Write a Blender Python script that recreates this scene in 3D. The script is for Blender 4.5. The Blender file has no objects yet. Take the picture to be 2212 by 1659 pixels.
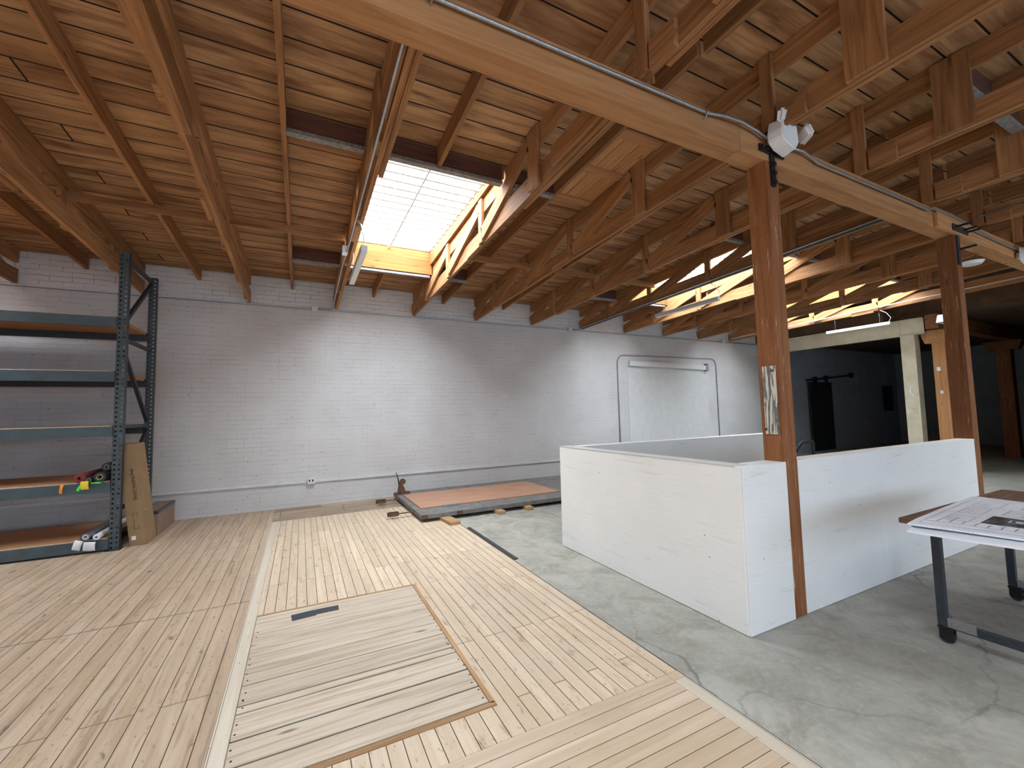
import bpy, bmesh, math, random
from mathutils import Vector, Matrix
random.seed(7)
C = bpy.context.scene.collection
sc = bpy.context.scene
# ------------------------------------------------------------------ camera
YAW, PITCH, ROLL, H, FPX = 0.4645, 0.0663, -0.0228, 1.66, 910.0
cy, sy, cp, sp = math.cos(YAW), math.sin(YAW), math.cos(PITCH), math.sin(PITCH)
F = Vector((sy*cp, cy*cp, sp)); Rt = Vector((cy, -sy, 0)); U = Rt.cross(F)
cr, sr = math.cos(ROLL), math.sin(ROLL)
r_ = Rt*cr + U*sr; u_ = -Rt*sr + U*cr
cd = bpy.data.cameras.new('camera'); cam = bpy.data.objects.new('camera', cd); C.objects.link(cam)
m = Matrix((r_, u_, -F)).transposed().to_4x4(); m.translation = Vector((0, 0, H)); cam.matrix_world = m
cd.sensor_width = 36; cd.lens = FPX/2212*36; cd.clip_start = 0.05; cd.clip_end = 200
sc.camera = cam
# ------------------------------------------------------------------ sky and exposure
w = bpy.data.worlds.new('World'); sc.world = w; w.use_nodes = True
nt = w.node_tree; bg = nt.nodes['Background']
bg.inputs[0].default_value = (0.93, 0.97, 1.0, 1); bg.inputs[1].default_value = 17.0
sc.view_settings.view_transform = 'Standard'; sc.view_settings.look = 'None'
sc.view_settings.exposure = 1.15; sc.view_settings.gamma = 1.0; sc.view_settings.use_curve_mapping = False
cc = sc.cycles
cc.max_bounces = 10; cc.diffuse_bounces = 7; cc.glossy_bounces = 3; cc.transparent_max_bounces = 12
cc.sample_clamp_indirect = 6; cc.use_denoising = True; cc.caustics_reflective = False; cc.caustics_refractive = False

def portal(name, loc, sx, sy_, direction):
    l = bpy.data.lights.new(name, 'AREA'); l.shape = 'RECTANGLE'; l.size = sx; l.size_y = sy_
    l.cycles.is_portal = True
    o = bpy.data.objects.new(name, l); C.objects.link(o); o.location = loc
    o.rotation_euler = Vector(direction).to_track_quat('-Z', 'Y').to_euler()
# back-bay skylights, unseen near-bay skylights added to brighten the camera side, street windows behind the camera
SKY_DX = [0.0, 5.79, 10.18, -5.79]
for dx in SKY_DX: portal('skylight_portal', (1.395+dx, 5.8, 4.70), 1.36, 3.0, (0, 0, -1))
NEAR_SKY = [-3.6, -.13, 8.62]
NSY = (-3.1, 0.15)
for x in NEAR_SKY: portal('skylight_portal', (x, sum(NSY)/2, 4.95), 1.3, 3.2, (0, 0, -1))
WINS = [(-4.2, -1.4), (-0.6, 2.2), (3.0, 5.8), (6.6, 9.4)]
for a, b in WINS: portal('window_portal', ((a+b)/2, -7.1, 2.1), b-a, 2.2, (0, 1, 0))

# ------------------------------------------------------------------ material helpers
def srgb(r, g, b):
    f = lambda c: (c/255/12.92) if c/255 <= .04045 else ((c/255+.055)/1.055)**2.4
    return (f(r), f(g), f(b), 1)
class NT:
    def __init__(s, name):
        s.m = bpy.data.materials.new(name); s.m.use_nodes = True; s.t = s.m.node_tree
        s.b = s.t.nodes['Principled BSDF']
    def n(s, typ, **kw):
        n = s.t.nodes.new(typ)
        for k, v in kw.items():
            if k in n.inputs.keys() and not hasattr(n, k): n.inputs[k].default_value = v
            else: setattr(n, k, v)
        return n
    def l(s, a, b): s.t.links.new(a, b)
    def co(s, scale=(1, 1, 1), loc=(0, 0, 0), rot=(0, 0, 0), src=None):
        mp = s.n('ShaderNodeMapping'); mp.inputs['Scale'].default_value = scale
        mp.inputs['Location'].default_value = loc; mp.inputs['Rotation'].default_value = rot
        if src is None:
            src = s.n('ShaderNodeTexCoord').outputs['Object']
        s.l(src, mp.inputs['Vector']); return mp.outputs[0]
    def noise(s, vec, scale=5, detail=4, rough=.55, dist=0):
        n = s.n('ShaderNodeTexNoise'); n.inputs['Scale'].default_value = scale
        n.inputs['Detail'].default_value = detail; n.inputs['Roughness'].default_value = rough
        n.inputs['Distortion'].default_value = dist; s.l(vec, n.inputs['Vector']); return n.outputs[0]
    def ramp(s, fac, stops, interp='LINEAR'):
        r = s.n('ShaderNodeValToRGB'); r.color_ramp.interpolation = interp
        e = r.color_ramp.elements
        while len(e) < len(stops): e.new(.5)
        for i, (p, c) in enumerate(stops):
            e[i].position = p; e[i].color = c if len(c) == 4 else (*c, 1)
        s.l(fac, r.inputs[0]); return r.outputs[0]
    def mix(s, fac, a, b, mode='MIX'):
        x = s.n('ShaderNodeMix', data_type='RGBA', blend_type=mode)
        for i, v in ((0, fac), (6, a), (7, b)):
            if isinstance(v, (int, float)): x.inputs[i].default_value = v
            elif isinstance(v, tuple): x.inputs[i].default_value = v
            else: s.l(v, x.inputs[i])
        return x.outputs[2]
    def math(s, op, a, b=None, c=None):
        x = s.n('ShaderNodeMath', operation=op)
        for i, v in enumerate((a, b, c)):
            if v is None: continue
            if isinstance(v, (int, float)): x.inputs[i].default_value = v
            else: s.l(v, x.inputs[i])
        return x.outputs[0]
    def bump(s, h, strength=.3, dist=.01):
        b = s.n('ShaderNodeBump'); b.inputs['Strength'].default_value = strength; b.inputs['Distance'].default_value = dist
        s.l(h, b.inputs['Height']); s.l(b.outputs[0], s.b.inputs['Normal'])
    def base(s, c):
        if isinstance(c, tuple): s.b.inputs['Base Color'].default_value = c
        else: s.l(c, s.b.inputs['Base Color'])
    def rough(s, v, metal=0, spec=.5):
        s.b.inputs['Roughness'].default_value = v; s.b.inputs['Metallic'].default_value = metal
        s.b.inputs['Specular IOR Level'].default_value = spec
W1 = (1, 1, 1, 1); K1 = (0, 0, 0, 1)

def plain(name, col, rough=.6, metal=0, var=.12, scale=30, bump=.05):
    t = NT(name); v = t.co(); n = t.noise(v, scale, 5)
    c2 = tuple(min(1, x*(1+var)) for x in col[:3])+(1,); c1 = tuple(x*(1-var) for x in col[:3])+(1,)
    t.base(t.ramp(n, [(.3, c1), (.7, c2)])); t.rough(rough, metal)
    if bump: t.bump(n, bump, .004)
    return t.m

def beam_wood(name, c1, c2, c3, knots=True, bump=.25, splat=False, var=.34):
    """rough sawn timber, the grain running along the local X axis"""
    t = NT(name)
    oi = t.n('ShaderNodeObjectInfo'); tc = t.n('ShaderNodeTexCoord').outputs['Object']
    add = t.n('ShaderNodeVectorMath', operation='ADD'); mul = t.n('ShaderNodeVectorMath', operation='SCALE')
    mul.inputs[0].default_value = (37, 19, 23); t.l(oi.outputs['Random'], mul.inputs['Scale'])
    t.l(tc, add.inputs[0]); t.l(mul.outputs[0], add.inputs[1]); src = add.outputs[0]
    g = t.noise(t.co((.9, 16, 16), src=src), 1.6, 6, .6, .6)
    s = t.noise(t.co((.5, 1.5, 1.5), src=src), 1.3, 3)
    fine = t.noise(t.co((6, 90, 90), src=src), 1.5, 3)
    col = t.ramp(g, [(.28, c1), (.52, c2), (.78, c3)])
    col = t.mix(t.math('MULTIPLY', s, .45), col, c1)
    v = t.math('MULTIPLY_ADD', oi.outputs['Random'], var, 1-var*.6)
    vm = t.n('ShaderNodeMix', data_type='RGBA', blend_type='MULTIPLY'); vm.inputs[0].default_value = 1
    t.l(col, vm.inputs[6]); cmb = t.n('ShaderNodeCombineColor')
    for i in range(3): t.l(v, cmb.inputs[i])
    t.l(cmb.outputs[0], vm.inputs[7]); col = vm.outputs[2]
    if knots:
        vo = t.n('ShaderNodeTexVoronoi'); t.l(t.co((1.3, 5, 5), src=src), vo.inputs['Vector']); vo.inputs['Scale'].default_value = 1.1
        k = t.ramp(vo.outputs['Distance'], [(.03, W1), (.09, K1)])
        col = t.mix(t.math('MULTIPLY', k, .75), col, (c1[0]*.35, c1[1]*.3, c1[2]*.3, 1))
    if splat:   # old paint splashes on the shaft
        a_ = t.noise(t.co((2.2, 34, 34), src=tc), 1.5, 5, .7); b_ = t.noise(t.co((1, 1, 1), src=tc), 1.4, 2)
        col = t.mix(t.math('MULTIPLY', t.math('MULTIPLY', t.ramp(a_, [(.60, K1), (.66, W1)]), t.ramp(b_, [(.46, K1), (.56, W1)])), .75), col, (.62, .55, .48, 1))
    t.base(col); t.rough(.75, 0, .25)
    t.bump(t.math('ADD', t.math('MULTIPLY', g, .6), t.math('MULTIPLY', fine, .4)), bump, .006)
    return t.m

def board_mat(name, along, width, length, ca, cb, gap, grain_c, off=(0, 0), nails=.5, gs=(.38, .72, .75), gapw=.0022, stain=None, rough=.55, warp=.0, knots=False):
    """rows of boards; along = 'X' or 'Y', the rows laid across the other axis"""
    t = NT(name)
    tc = t.n('ShaderNodeTexCoord').outputs['Object']
    sx = t.n('ShaderNodeSeparateXYZ'); t.l(tc, sx.inputs[0])
    cb_ = t.n('ShaderNodeCombineXYZ')
    a, b = (0, 1) if along == 'X' else (1, 0)
    al = t.math('ADD', sx.outputs[a], off[0]+50); ac = t.math('ADD', sx.outputs[b], off[1]+width*400)
    t.l(al, cb_.inputs[0]); t.l(ac, cb_.inputs[1])
    def brick(l, w, freq, o, mort):
        br = t.n('ShaderNodeTexBrick'); t.l(cb_.outputs[0], br.inputs['Vector'])
        br.inputs['Scale'].default_value = 1; br.inputs['Brick Width'].default_value = l; br.inputs['Row Height'].default_value = w
        br.inputs['Mortar Size'].default_value = mort; br.inputs['Mortar Smooth'].default_value = .3
        br.offset = o; br.offset_frequency = freq; br.inputs['Color1'].default_value = K1; br.inputs['Color2'].default_value = W1
        br.inputs['Mortar'].default_value = (.5, .5, .5, 1); return br
    br = brick(length, width, 3, .37, gapw)
    rnd = t.math('MULTIPLY', br.outputs['Color'], 1.0)
    # per-board offset for the grain
    cv = t.n('ShaderNodeCombineXYZ'); t.l(al, cv.inputs[0]); t.l(ac, cv.inputs[1]); t.l(t.math('MULTIPLY', rnd, 31), cv.inputs[2])
    fr = 1.0/width
    g = t.noise(t.co((.9, fr*1.5, 1), src=cv.outputs[0]), 1.0, 7, .62, .8)
    fine = t.noise(t.co((5, fr*7, 1), src=cv.outputs[0]), 1.0, 3)
    col = t.mix(rnd, ca, cb)
    col = t.mix(t.ramp(g, [(gs[0], K1), (gs[1], (gs[2],)*3+(1,))]), col, grain_c)
    if stain:
        for sc_, lo, hi, c, amt in stain:
            n = t.noise(t.co(sc_, src=tc), 1, 5, .6, .4)
            col = t.mix(t.math('MULTIPLY', t.ramp(n, [(lo, K1), (hi, W1)]), amt), col, c)
    if knots:
        vk = t.n('ShaderNodeTexVoronoi'); t.l(t.co((1.1, 2.4, 1), src=tc), vk.inputs['Vector']); vk.inputs['Scale'].default_value = 1
        col = t.mix(t.math('MULTIPLY', t.ramp(vk.outputs['Distance'], [(.035, W1), (.075, K1)]), .8), col, (.075, .03, .015, 1))
    if nails:
        vo = t.n('ShaderNodeTexVoronoi'); t.l(t.co((9, 22, 1) if along == 'X' else (22, 9, 1), src=tc), vo.inputs['Vector'])
        vo.inputs['Scale'].default_value = 1
        k = t.ramp(vo.outputs['Distance'], [(.05, W1), (.10, K1)])
        col = t.mix(t.math('MULTIPLY', k, nails), col, (grain_c[0]*.3, grain_c[1]*.28, grain_c[2]*.28, 1))
    col = t.mix(br.outputs['Fac'], col, gap)
    t.base(col); t.rough(rough, 0, .3)
    h = t.math('SUBTRACT', t.math('ADD', t.math('MULTIPLY', g, .25), t.math('MULTIPLY', fine, .12)), br.outputs['Fac'])
    t.bump(h, .5, .004)
    return t.m

# timber
M = {}
M['truss'] = beam_wood('truss_timber', (.21, .090, .035, 1), (.42, .205, .085, 1), (.56, .31, .14, 1))
M['rafter'] = beam_wood('rafter_timber', (.18, .078, .031, 1), (.37, .18, .077, 1), (.50, .27, .125, 1))
M['girder'] = beam_wood('girder_timber', (.36, .165, .068, 1), (.54, .275, .118, 1), (.64, .36, .17, 1))
M['post'] = beam_wood('post_timber', (.16, .057, .020, 1), (.265, .105, .040, 1), (.34, .155, .066, 1), splat=True)
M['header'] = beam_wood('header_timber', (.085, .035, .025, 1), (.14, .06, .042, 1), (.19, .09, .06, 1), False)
M['curb'] = beam_wood('curb_timber', (.22, .078, .018, 1), (.31, .125, .033, 1), (.38, .17, .05, 1))
M['block'] = beam_wood('block_timber', (.40, .22, .10, 1), (.58, .36, .18, 1), (.66, .45, .25, 1), False)
M['walnut'] = beam_wood('tabletop_wood', (.07, .032, .018, 1), (.15, .075, .045, 1), (.24, .14, .09, 1), False, .1)
M['deck'] = board_mat('roof_deck_boards', 'X', .258, 7.7, (.40, .21, .095, 1), (.57, .335, .165, 1), (.012, .005, .003, 1), (.17, .072, .030, 1),
                      off=(3.1, -.09), nails=0, gapw=.0085, knots=True, gs=(.42, .66, .9), stain=[((.5, .5, 1), .45, .75, (.22, .095, .048, 1), .45), ((.7, 22, 1), .50, .66, (.20, .085, .036, 1), .6), ((1.5, 9, 1), .55, .7, (.56, .36, .18, 1), .5)], rough=.8)
M['floorC'] = board_mat('maple_strips', 'Y', .083, 1.9, (.62, .48, .345, 1), (.74, .585, .42, 1), (.045, .028, .017, 1), (.50, .36, .24, 1), off=(.2, .02),
                        nails=.6, gapw=.0027, stain=[((.9, .9, 1), .5, .8, (.48, .41, .33, 1), .5), ((3, 2, 1), .55, .8, (.52, .34, .18, 1), .5), ((14, 5, 1), .58, .70, (.27, .18, .12, 1), .6), ((40, 18, 1), .62, .70, (.20, .13, .09, 1), .55)])
M['floorL'] = board_mat('worn_boards', 'Y', .118, 3.4, (.54, .405, .29, 1), (.62, .475, .345, 1), (.06, .036, .022, 1), (.36, .24, .155, 1), off=(1.2, .0),
                        nails=.65, gapw=.0028, stain=[((7, .45, 1), .50, .74, (.34, .235, .145, 1), .55), ((.35, .35, 1), .45, .7, (.42, .30, .20, 1), .45), ((26, 1.3, 1), .55, .70, (.22, .145, .09, 1), .65), ((5, 2.5, 1), .55, .75, (.50, .38, .20, 1), .5), ((12, 7, 1), .62, .70, (.13, .09, .06, 1), .65), ((45, 12, 1), .60, .70, (.20, .13, .09, 1), .5)])
M['floorX'] = board_mat('cross_boards', 'X', .083, 4.6, (.58, .44, .32, 1), (.68, .535, .395, 1), (.07, .04, .022, 1), (.44, .31, .19, 1), off=(.75, .035),
                        nails=.35, gapw=.0020, stain=[((1, 2, 1), .5, .8, (.38, .27, .13, 1), .5)])
M['floorE'] = board_mat('edge_boards', 'X', .30, 1.0, (.38, .28, .195, 1), (.48, .37, .26, 1), (.05, .035, .02, 1), (.20, .14, .10, 1), off=(.3, .12),
                        nails=.6, gapw=.004, stain=[((1, 2, 1), .5, .8, (.16, .10, .06, 1), .6)])
M['hatchw'] = beam_wood('hatch_plank', (.36, .26, .185, 1), (.62, .51, .395, 1), (.74, .65, .52, 1), True, .35, var=.16)
M['hatchd'] = beam_wood('hatch_trim', (.30, .15, .07, 1), (.46, .27, .13, 1), (.58, .38, .2, 1), False)
M['bandw'] = board_mat('pale_strip', 'Y', .09, 5.3, (.60, .52, .41, 1), (.68, .60, .48, 1), (.12, .08, .05, 1), (.52, .43, .33, 1), off=(.3, .03), nails=.9, gapw=.0015)

def concrete():
    t = NT('concrete_floor'); v = t.co()
    a = t.noise(v, .55, 6, .6, .5); b = t.noise(v, 3.2, 8, .7, .8); c = t.noise(v, 26, 4)
    col = t.ramp(a, [(.3, (.31, .295, .255, 1)), (.48, (.40, .385, .335, 1)), (.62, (.47, .435, .365, 1)), (.8, (.36, .345, .305, 1))])
    col = t.mix(t.ramp(b, [(.40, K1), (.66, (.85, .85, .85, 1))]), col, (.25, .235, .195, 1))
    br2 = t.noise(v, 1.1, 6, .65, 1.2)
    col = t.mix(t.math('MULTIPLY', t.ramp(br2, [(.56, K1), (.64, W1)]), .5), col, (.23, .195, .155, 1))
    col = t.mix(t.ramp(c, [(.5, K1), (.8, (.35, .35, .35, 1))]), col, (.54, .52, .45, 1))
    vo = t.n('ShaderNodeTexVoronoi', feature='DISTANCE_TO_EDGE')
    vv = t.n('ShaderNodeVectorMath', operation='ADD'); t.l(v, vv.inputs[0])
    nn = t.n('ShaderNodeTexNoise'); nn.inputs['Scale'].default_value = 2.2; nn.inputs['Detail'].default_value = 8; t.l(v, nn.inputs['Vector'])
    sc1 = t.n('ShaderNodeVectorMath', operation='SCALE'); sc1.inputs['Scale'].default_value = .55; t.l(nn.outputs['Color'], sc1.inputs[0]); t.l(sc1.outputs[0], vv.inputs[1])
    t.l(vv.outputs[0], vo.inputs['Vector']); vo.inputs['Scale'].default_value = .42
    k = t.ramp(vo.outputs['Distance'], [(.0, W1), (.006, K1)])
    k = t.math('MULTIPLY', k, t.ramp(t.noise(v, .8, 2), [(.45, K1), (.6, W1)]))
    col = t.mix(t.math('MULTIPLY', k, .7), col, (.07, .068, .06, 1))
    vp = t.n('ShaderNodeTexVoronoi'); vp.inputs['Scale'].default_value = 14; t.l(v, vp.inputs['Vector'])
    sp_ = t.math('MULTIPLY', t.ramp(vp.outputs['Distance'], [(.10, W1), (.2, K1)]), t.ramp(t.noise(v, 1.1, 3), [(.55, K1), (.66, W1)]))
    col = t.mix(t.math('MULTIPLY', sp_, .5), col, (.55, .54, .49, 1))
    t.base(col); t.rough(.55, 0, .35); t.bump(b, .15, .004); return t.m
M['concrete'] = concrete()

def brick_mat(name, rough_amt):
    t = NT(name); tc = t.n('ShaderNodeTexCoord').outputs['Object']
    sx = t.n('ShaderNodeSeparateXYZ'); t.l(tc, sx.inputs[0]); cv = t.n('ShaderNodeCombineXYZ')
    wob = t.n('ShaderNodeTexNoise'); wob.inputs['Scale'].default_value = 5.5; wob.inputs['Detail'].default_value = 7; wob.inputs['Roughness'].default_value = .6; t.l(tc, wob.inputs['Vector'])
    wx = t.math('MULTIPLY_ADD', wob.outputs[0], .07, sx.outputs[0])
    s2 = t.n('ShaderNodeSeparateColor'); t.l(wob.outputs['Color'], s2.inputs[0])
    wz = t.math('MULTIPLY_ADD', s2.outputs[1], .038, sx.outputs[2])
    t.l(t.math('ADD', wx, 50), cv.inputs[0]); t.l(t.math('ADD', wz, 10), cv.inputs[1])
    br = t.n('ShaderNodeTexBrick'); t.l(cv.outputs[0], br.inputs['Vector']); br.inputs['Scale'].default_value = 1
    br.inputs['Brick Width'].default_value = .26; br.inputs['Row Height'].default_value = .082; br.offset = .43; br.offset_frequency = 3
    br.inputs['Mortar Size'].default_value = .0048; br.inputs['Mortar Smooth'].default_value = .7
    br.inputs['Color1'].default_value = (.35, .35, .35, 1); br.inputs['Color2'].default_value = (.75, .75, .75, 1); br.inputs['Mortar'].default_value = (.5, .5, .5, 1)
    n1 = t.noise(t.co((1, 1, 1), src=tc), 34, 6, .65); n2 = t.noise(t.co((1, 1, 1), src=tc), 1.3, 4)
    mask = t.ramp(t.noise(t.co((1, 1, 7), src=tc), 2.3, 5, .65), [(.42, (.04, .04, .04, 1)), (.64, W1)])
    mf = t.math('MULTIPLY', br.outputs['Fac'], mask)
    col = t.ramp(n2, [(.3, (.545+.08*rough_amt, .525+.08*rough_amt, .515+.08*rough_amt, 1)), (.7, (.61+.08*rough_amt, .60+.08*rough_amt, .595+.08*rough_amt, 1))])
    col = t.mix(t.math('MULTIPLY', mf, .30+.35*rough_amt), col, (.26, .245, .235, 1))
    gap = t.ramp(n1, [(.60, K1), (.70, W1)])
    col = t.mix(t.math('MULTIPLY', t.math('MULTIPLY', gap, mf), .8), col, (.10, .085, .08, 1))
    vo = t.n('ShaderNodeTexVoronoi'); vo.inputs['Scale'].default_value = 4.3; t.l(t.co((1, 1, 1.6), src=tc), vo.inputs['Vector'])
    col = t.mix(t.math('MULTIPLY', t.ramp(vo.outputs['Distance'], [(.045, W1), (.07, K1)]), .7), col, (.16, .14, .13, 1))
    t.base(col); t.rough(.6, 0, .3)
    h = t.math('SUBTRACT', t.math('ADD', t.math('MULTIPLY', n1, .5), t.math('MULTIPLY', br.outputs['Color'], .35)), mf)
    t.bump(h, .55+.3*rough_amt, .013); return t.m
M['brick'] = brick_mat('white_painted_brick', 0); M['brick2'] = brick_mat('rough_white_brick', 1)
M['plaster'] = plain('white_plaster', (.58, .58, .575, 1), .6, 0, .05, 6, .1)

def painted_ply():
    t = NT('white_painted_plywood'); tc = t.n('ShaderNodeTexCoord').outputs['Object']
    g = t.noise(t.co((1.6, 1.6, 22), src=tc), 1.3, 6, .65, .7); s = t.noise(t.co((1, 1, 1), src=tc), 1.2, 3)
    vo = t.n('ShaderNodeTexVoronoi'); vo.inputs['Scale'].default_value = 5.2; t.l(t.co((1, 1, 1), src=tc), vo.inputs['Vector'])
    col = t.ramp(s, [(.3, (.82, .81, .78, 1)), (.7, (.87, .86, .835, 1))])
    col = t.mix(t.ramp(g, [(.30, (.35, .35, .35, 1)), (.42, K1)]), col, (.55, .54, .52, 1))
    col = t.mix(t.math('MULTIPLY', t.ramp(vo.outputs['Distance'], [(.026, W1), (.04, K1)]), .8), col, (.20, .19, .18, 1))
    t.base(col); t.rough(.5, 0, .3); t.bump(g, .35, .005); return t.m
M['ply'] = painted_ply()
M['white'] = plain('white_enamel', (.80, .81, .82, 1), .35, 0, .03, 20, 0)
M['whitepaint'] = plain('white_painted_metal', (.62, .62, .61, 1), .5, 0, .05, 20, .05)
M['galv'] = plain('galvanised_steel', (.42, .44, .46, 1), .38, .85, .15, 40, .1)
M['flash'] = plain('grey_flashing', (.24, .235, .23, 1), .8, 0, .4, 35, .25)
M['strut'] = plain('dusty_strut_channel', (.13, .115, .10, 1), .7, .2, .3, 20, .1)
M['iron'] = plain('black_iron', (.018, .017, .017, 1), .55, .4, .3, 30, .2)
M['darksteel'] = plain('dark_painted_steel', (.035, .042, .055, 1), .45, .2, .25, 25, .1)
M['rack'] = plain('blue_grey_rack_paint', (.030, .040, .048, 1), .45, .1, .18, 12, .08)
M['rackbeam'] = plain('blue_grey_beam_paint', (.055, .082, .094, 1), .42, .1, .15, 8, .05)
M['particle'] = plain('orange_particle_board', (.44, .22, .10, 1), .8, 0, .25, 90, .15)
M['edge'] = plain('pale_board_edge', (.62, .45, .29, 1), .8, 0, .2, 40, .1)
M['card'] = plain('brown_cardboard', (.30, .19, .095, 1), .8, 0, .08, 6, .05)
M['card2'] = plain('dull_cardboard', (.27, .18, .13, 1), .85, 0, .1, 8, .05)
M['tape'] = plain('black_tape', (.035, .035, .04, 1), .4, 0, .2, 10, 0)
M['ink'] = plain('black_ink', (.02, .018, .016, 1), .7, 0, .1, 10, 0)
M['slab'] = plain('grey_sheet_metal', (.18, .168, .157, 1), .65, 0, .25, 9, .25)
M['lam'] = plain('brown_plywood', (.46, .235, .145, 1), .7, 0, .15, 5, .1)
M['rust'] = plain('rusty_iron', (.13, .07, .045, 1), .8, .2, .45, 30, .4)
M['tag_o'] = plain('orange_tag', (.95, .28, .01, 1), .6, 0, .05, 5, 0)
M['tag_g'] = plain('green_tag', (.10, .85, .08, 1), .6, 0, .05, 5, 0)
M['tag_y'] = plain('yellow_tag', (.85, .65, .04, 1), .6, 0, .05, 5, 0)
M['paper'] = plain('white_paper', (.78, .80, .84, 1), .6, 0, .03, 5, 0)
M['redmesh'] = plain('red_fabric_roll', (.20, .03, .03, 1), .8, 0, .5, 120, .4)
M['blackroll'] = plain('black_vinyl_roll', (.02, .022, .026, 1), .35, 0, .3, 20, .1)
M['core'] = plain('cardboard_core', (.33, .27, .17, 1), .8, 0, .1, 20, 0)
M['beige'] = plain('beige_painted_steel', (.60, .545, .40, 1), .55, 0, .12, 4, .12)
M['rubber'] = plain('black_rubber', (.015, .015, .018, 1), .6, 0, .2, 20, .05)
M['chrome'] = plain('dull_chrome', (.45, .46, .48, 1), .3, .9, .1, 20, 0)
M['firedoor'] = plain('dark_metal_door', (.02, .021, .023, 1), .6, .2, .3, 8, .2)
M['blackstrip'] = plain('dark_gap_strip', (.045, .042, .045, 1), .6, 0, .3, 12, .1)
M['yellow'] = plain('yellow_note', (.85, .82, .30, 1), .6, 0, .03, 5, 0)
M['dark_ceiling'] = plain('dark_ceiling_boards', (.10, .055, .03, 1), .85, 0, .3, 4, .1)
M['shadewall'] = plain('shade_toned_wall', (.33, .36, .40, 1), .7, 0, .1, 3, .1)  # white walls of the unlit room, their dimness darkened into the colour
M['seam'] = plain('grey_conduit_paint', (.30, .30, .31, 1), .5, .1, .1, 12, 0)

def lam_grain():
    t = NT('brown_plywood_sheet'); tc = t.n('ShaderNodeTexCoord').outputs['Object']
    g = t.noise(t.co((1.2, 14, 5), src=tc), 1.4, 6, .6, .6)
    t.base(t.ramp(g, [(.28, (.22, .105, .07, 1)), (.42, (.44, .23, .145, 1)), (.75, (.56, .32, .21, 1))])); t.rough(.7); t.bump(g, .15, .003); return t.m
M['lam'] = lam_grain()
def holes_mat():
    t = NT('perforated_rack_paint'); tc = t.n('ShaderNodeTexCoord').outputs['Object']
    sx = t.n('ShaderNodeSeparateXYZ'); t.l(tc, sx.inputs[0])
    # two columns of round holes on the plate that faces the room (local x = +-0.024), pitch 0.075
    fx = t.math('SUBTRACT', t.math('ABSOLUTE', sx.outputs[0]), .026)
    fz = t.math('SUBTRACT', t.math('FRACT', t.math('DIVIDE', sx.outputs[2], .062)), .5); fz = t.math('MULTIPLY', fz, .062)
    d = t.math('SQRT', t.math('ADD', t.math('POWER', fx, 2), t.math('POWER', fz, 2)))
    hole = t.math('LESS_THAN', d, .0115)
    n = t.noise(t.co(src=tc), 14, 5)
    t.base(t.ramp(n, [(.3, (.042, .056, .062, 1)), (.7, (.072, .090, .098, 1))])); t.rough(.45, .1)
    tr = t.n('ShaderNodeBsdfTransparent'); mx = t.n('ShaderNodeMixShader')
    t.l(hole, mx.inputs[0]); t.l(t.b.outputs[0], mx.inputs[1]); t.l(tr.outputs[0], mx.inputs[2])
    t.l(mx.outputs[0], t.t.nodes['Material Output'].inputs[0]); return t.m
M['perf'] = holes_mat()
def glass_mat(name, tint, trans=.9):
    t = NT(name); tr = t.n('ShaderNodeBsdfTransparent'); tr.inputs[0].default_value = tint
    gl = t.n('ShaderNodeBsdfGlossy'); gl.inputs['Roughness'].default_value = .1
    mx = t.n('ShaderNodeMixShader'); mx.inputs[0].default_value = 1-trans
    t.l(tr.outputs[0], mx.inputs[1]); t.l(gl.outputs[0], mx.inputs[2]); t.l(mx.outputs[0], t.t.nodes['Material Output'].inputs[0]); return t.m
M['pane'] = glass_mat('skylight_glass', (.88, .92, .95, 1), .94)
M['dimpane'] = glass_mat('dimming_window_glass', (.36, .40, .45, 1), .94)  # pane tint darkened to weaken the light from the windows
M['wrap'] = glass_mat('clear_plastic_wrap', (.85, .87, .9, 1), .7)
def drip_mat():
    t = NT('paint_dripped_metal'); tc = t.n('ShaderNodeTexCoord').outputs['Object']
    n = t.noise(t.co((1, 42, 3.2), src=tc), 1.6, 3, .5, .5)
    t.base(t.ramp(n, [(.46, (.16, .17, .17, 1)), (.50, (.05, .05, .05, 1)), (.52, (.62, .58, .48, 1)), (.6, (.66, .62, .52, 1))])); t.rough(.6); t.bump(n, .4, .004); return t.m
M['drip'] = drip_mat()
def plan_mat():
    t = NT('printed_plan_sheet'); tc = t.n('ShaderNodeTexCoord').outputs['Object']
    n = t.noise(t.co((60, 170, 1), src=tc), 1.0, 3, .6); n2 = t.noise(t.co((2.2, 3, 1), src=tc), 1.0, 3)
    k = t.math('MULTIPLY', t.ramp(n, [(.50, K1), (.60, W1)]), t.ramp(n2, [(.44, K1), (.54, W1)]))
    t.base(t.mix(t.math('MULTIPLY', k, .30), (.76, .78, .84, 1), (.28, .30, .38, 1))); t.rough(.6); return t.m
M['plan'] = plan_mat()
def photo_mat():
    t = NT('dark_printed_picture'); tc = t.n('ShaderNodeTexCoord').outputs['Object']
    n = t.noise(t.co((5, 12, 1), src=tc), 1.0, 5)
    t.base(t.ramp(n, [(.35, (.02, .016, .018, 1)), (.5, (.055, .045, .045, 1)), (.6, (.09, .13, .15, 1))])); t.rough(.5); return t.m
M['picture'] = photo_mat()

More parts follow.
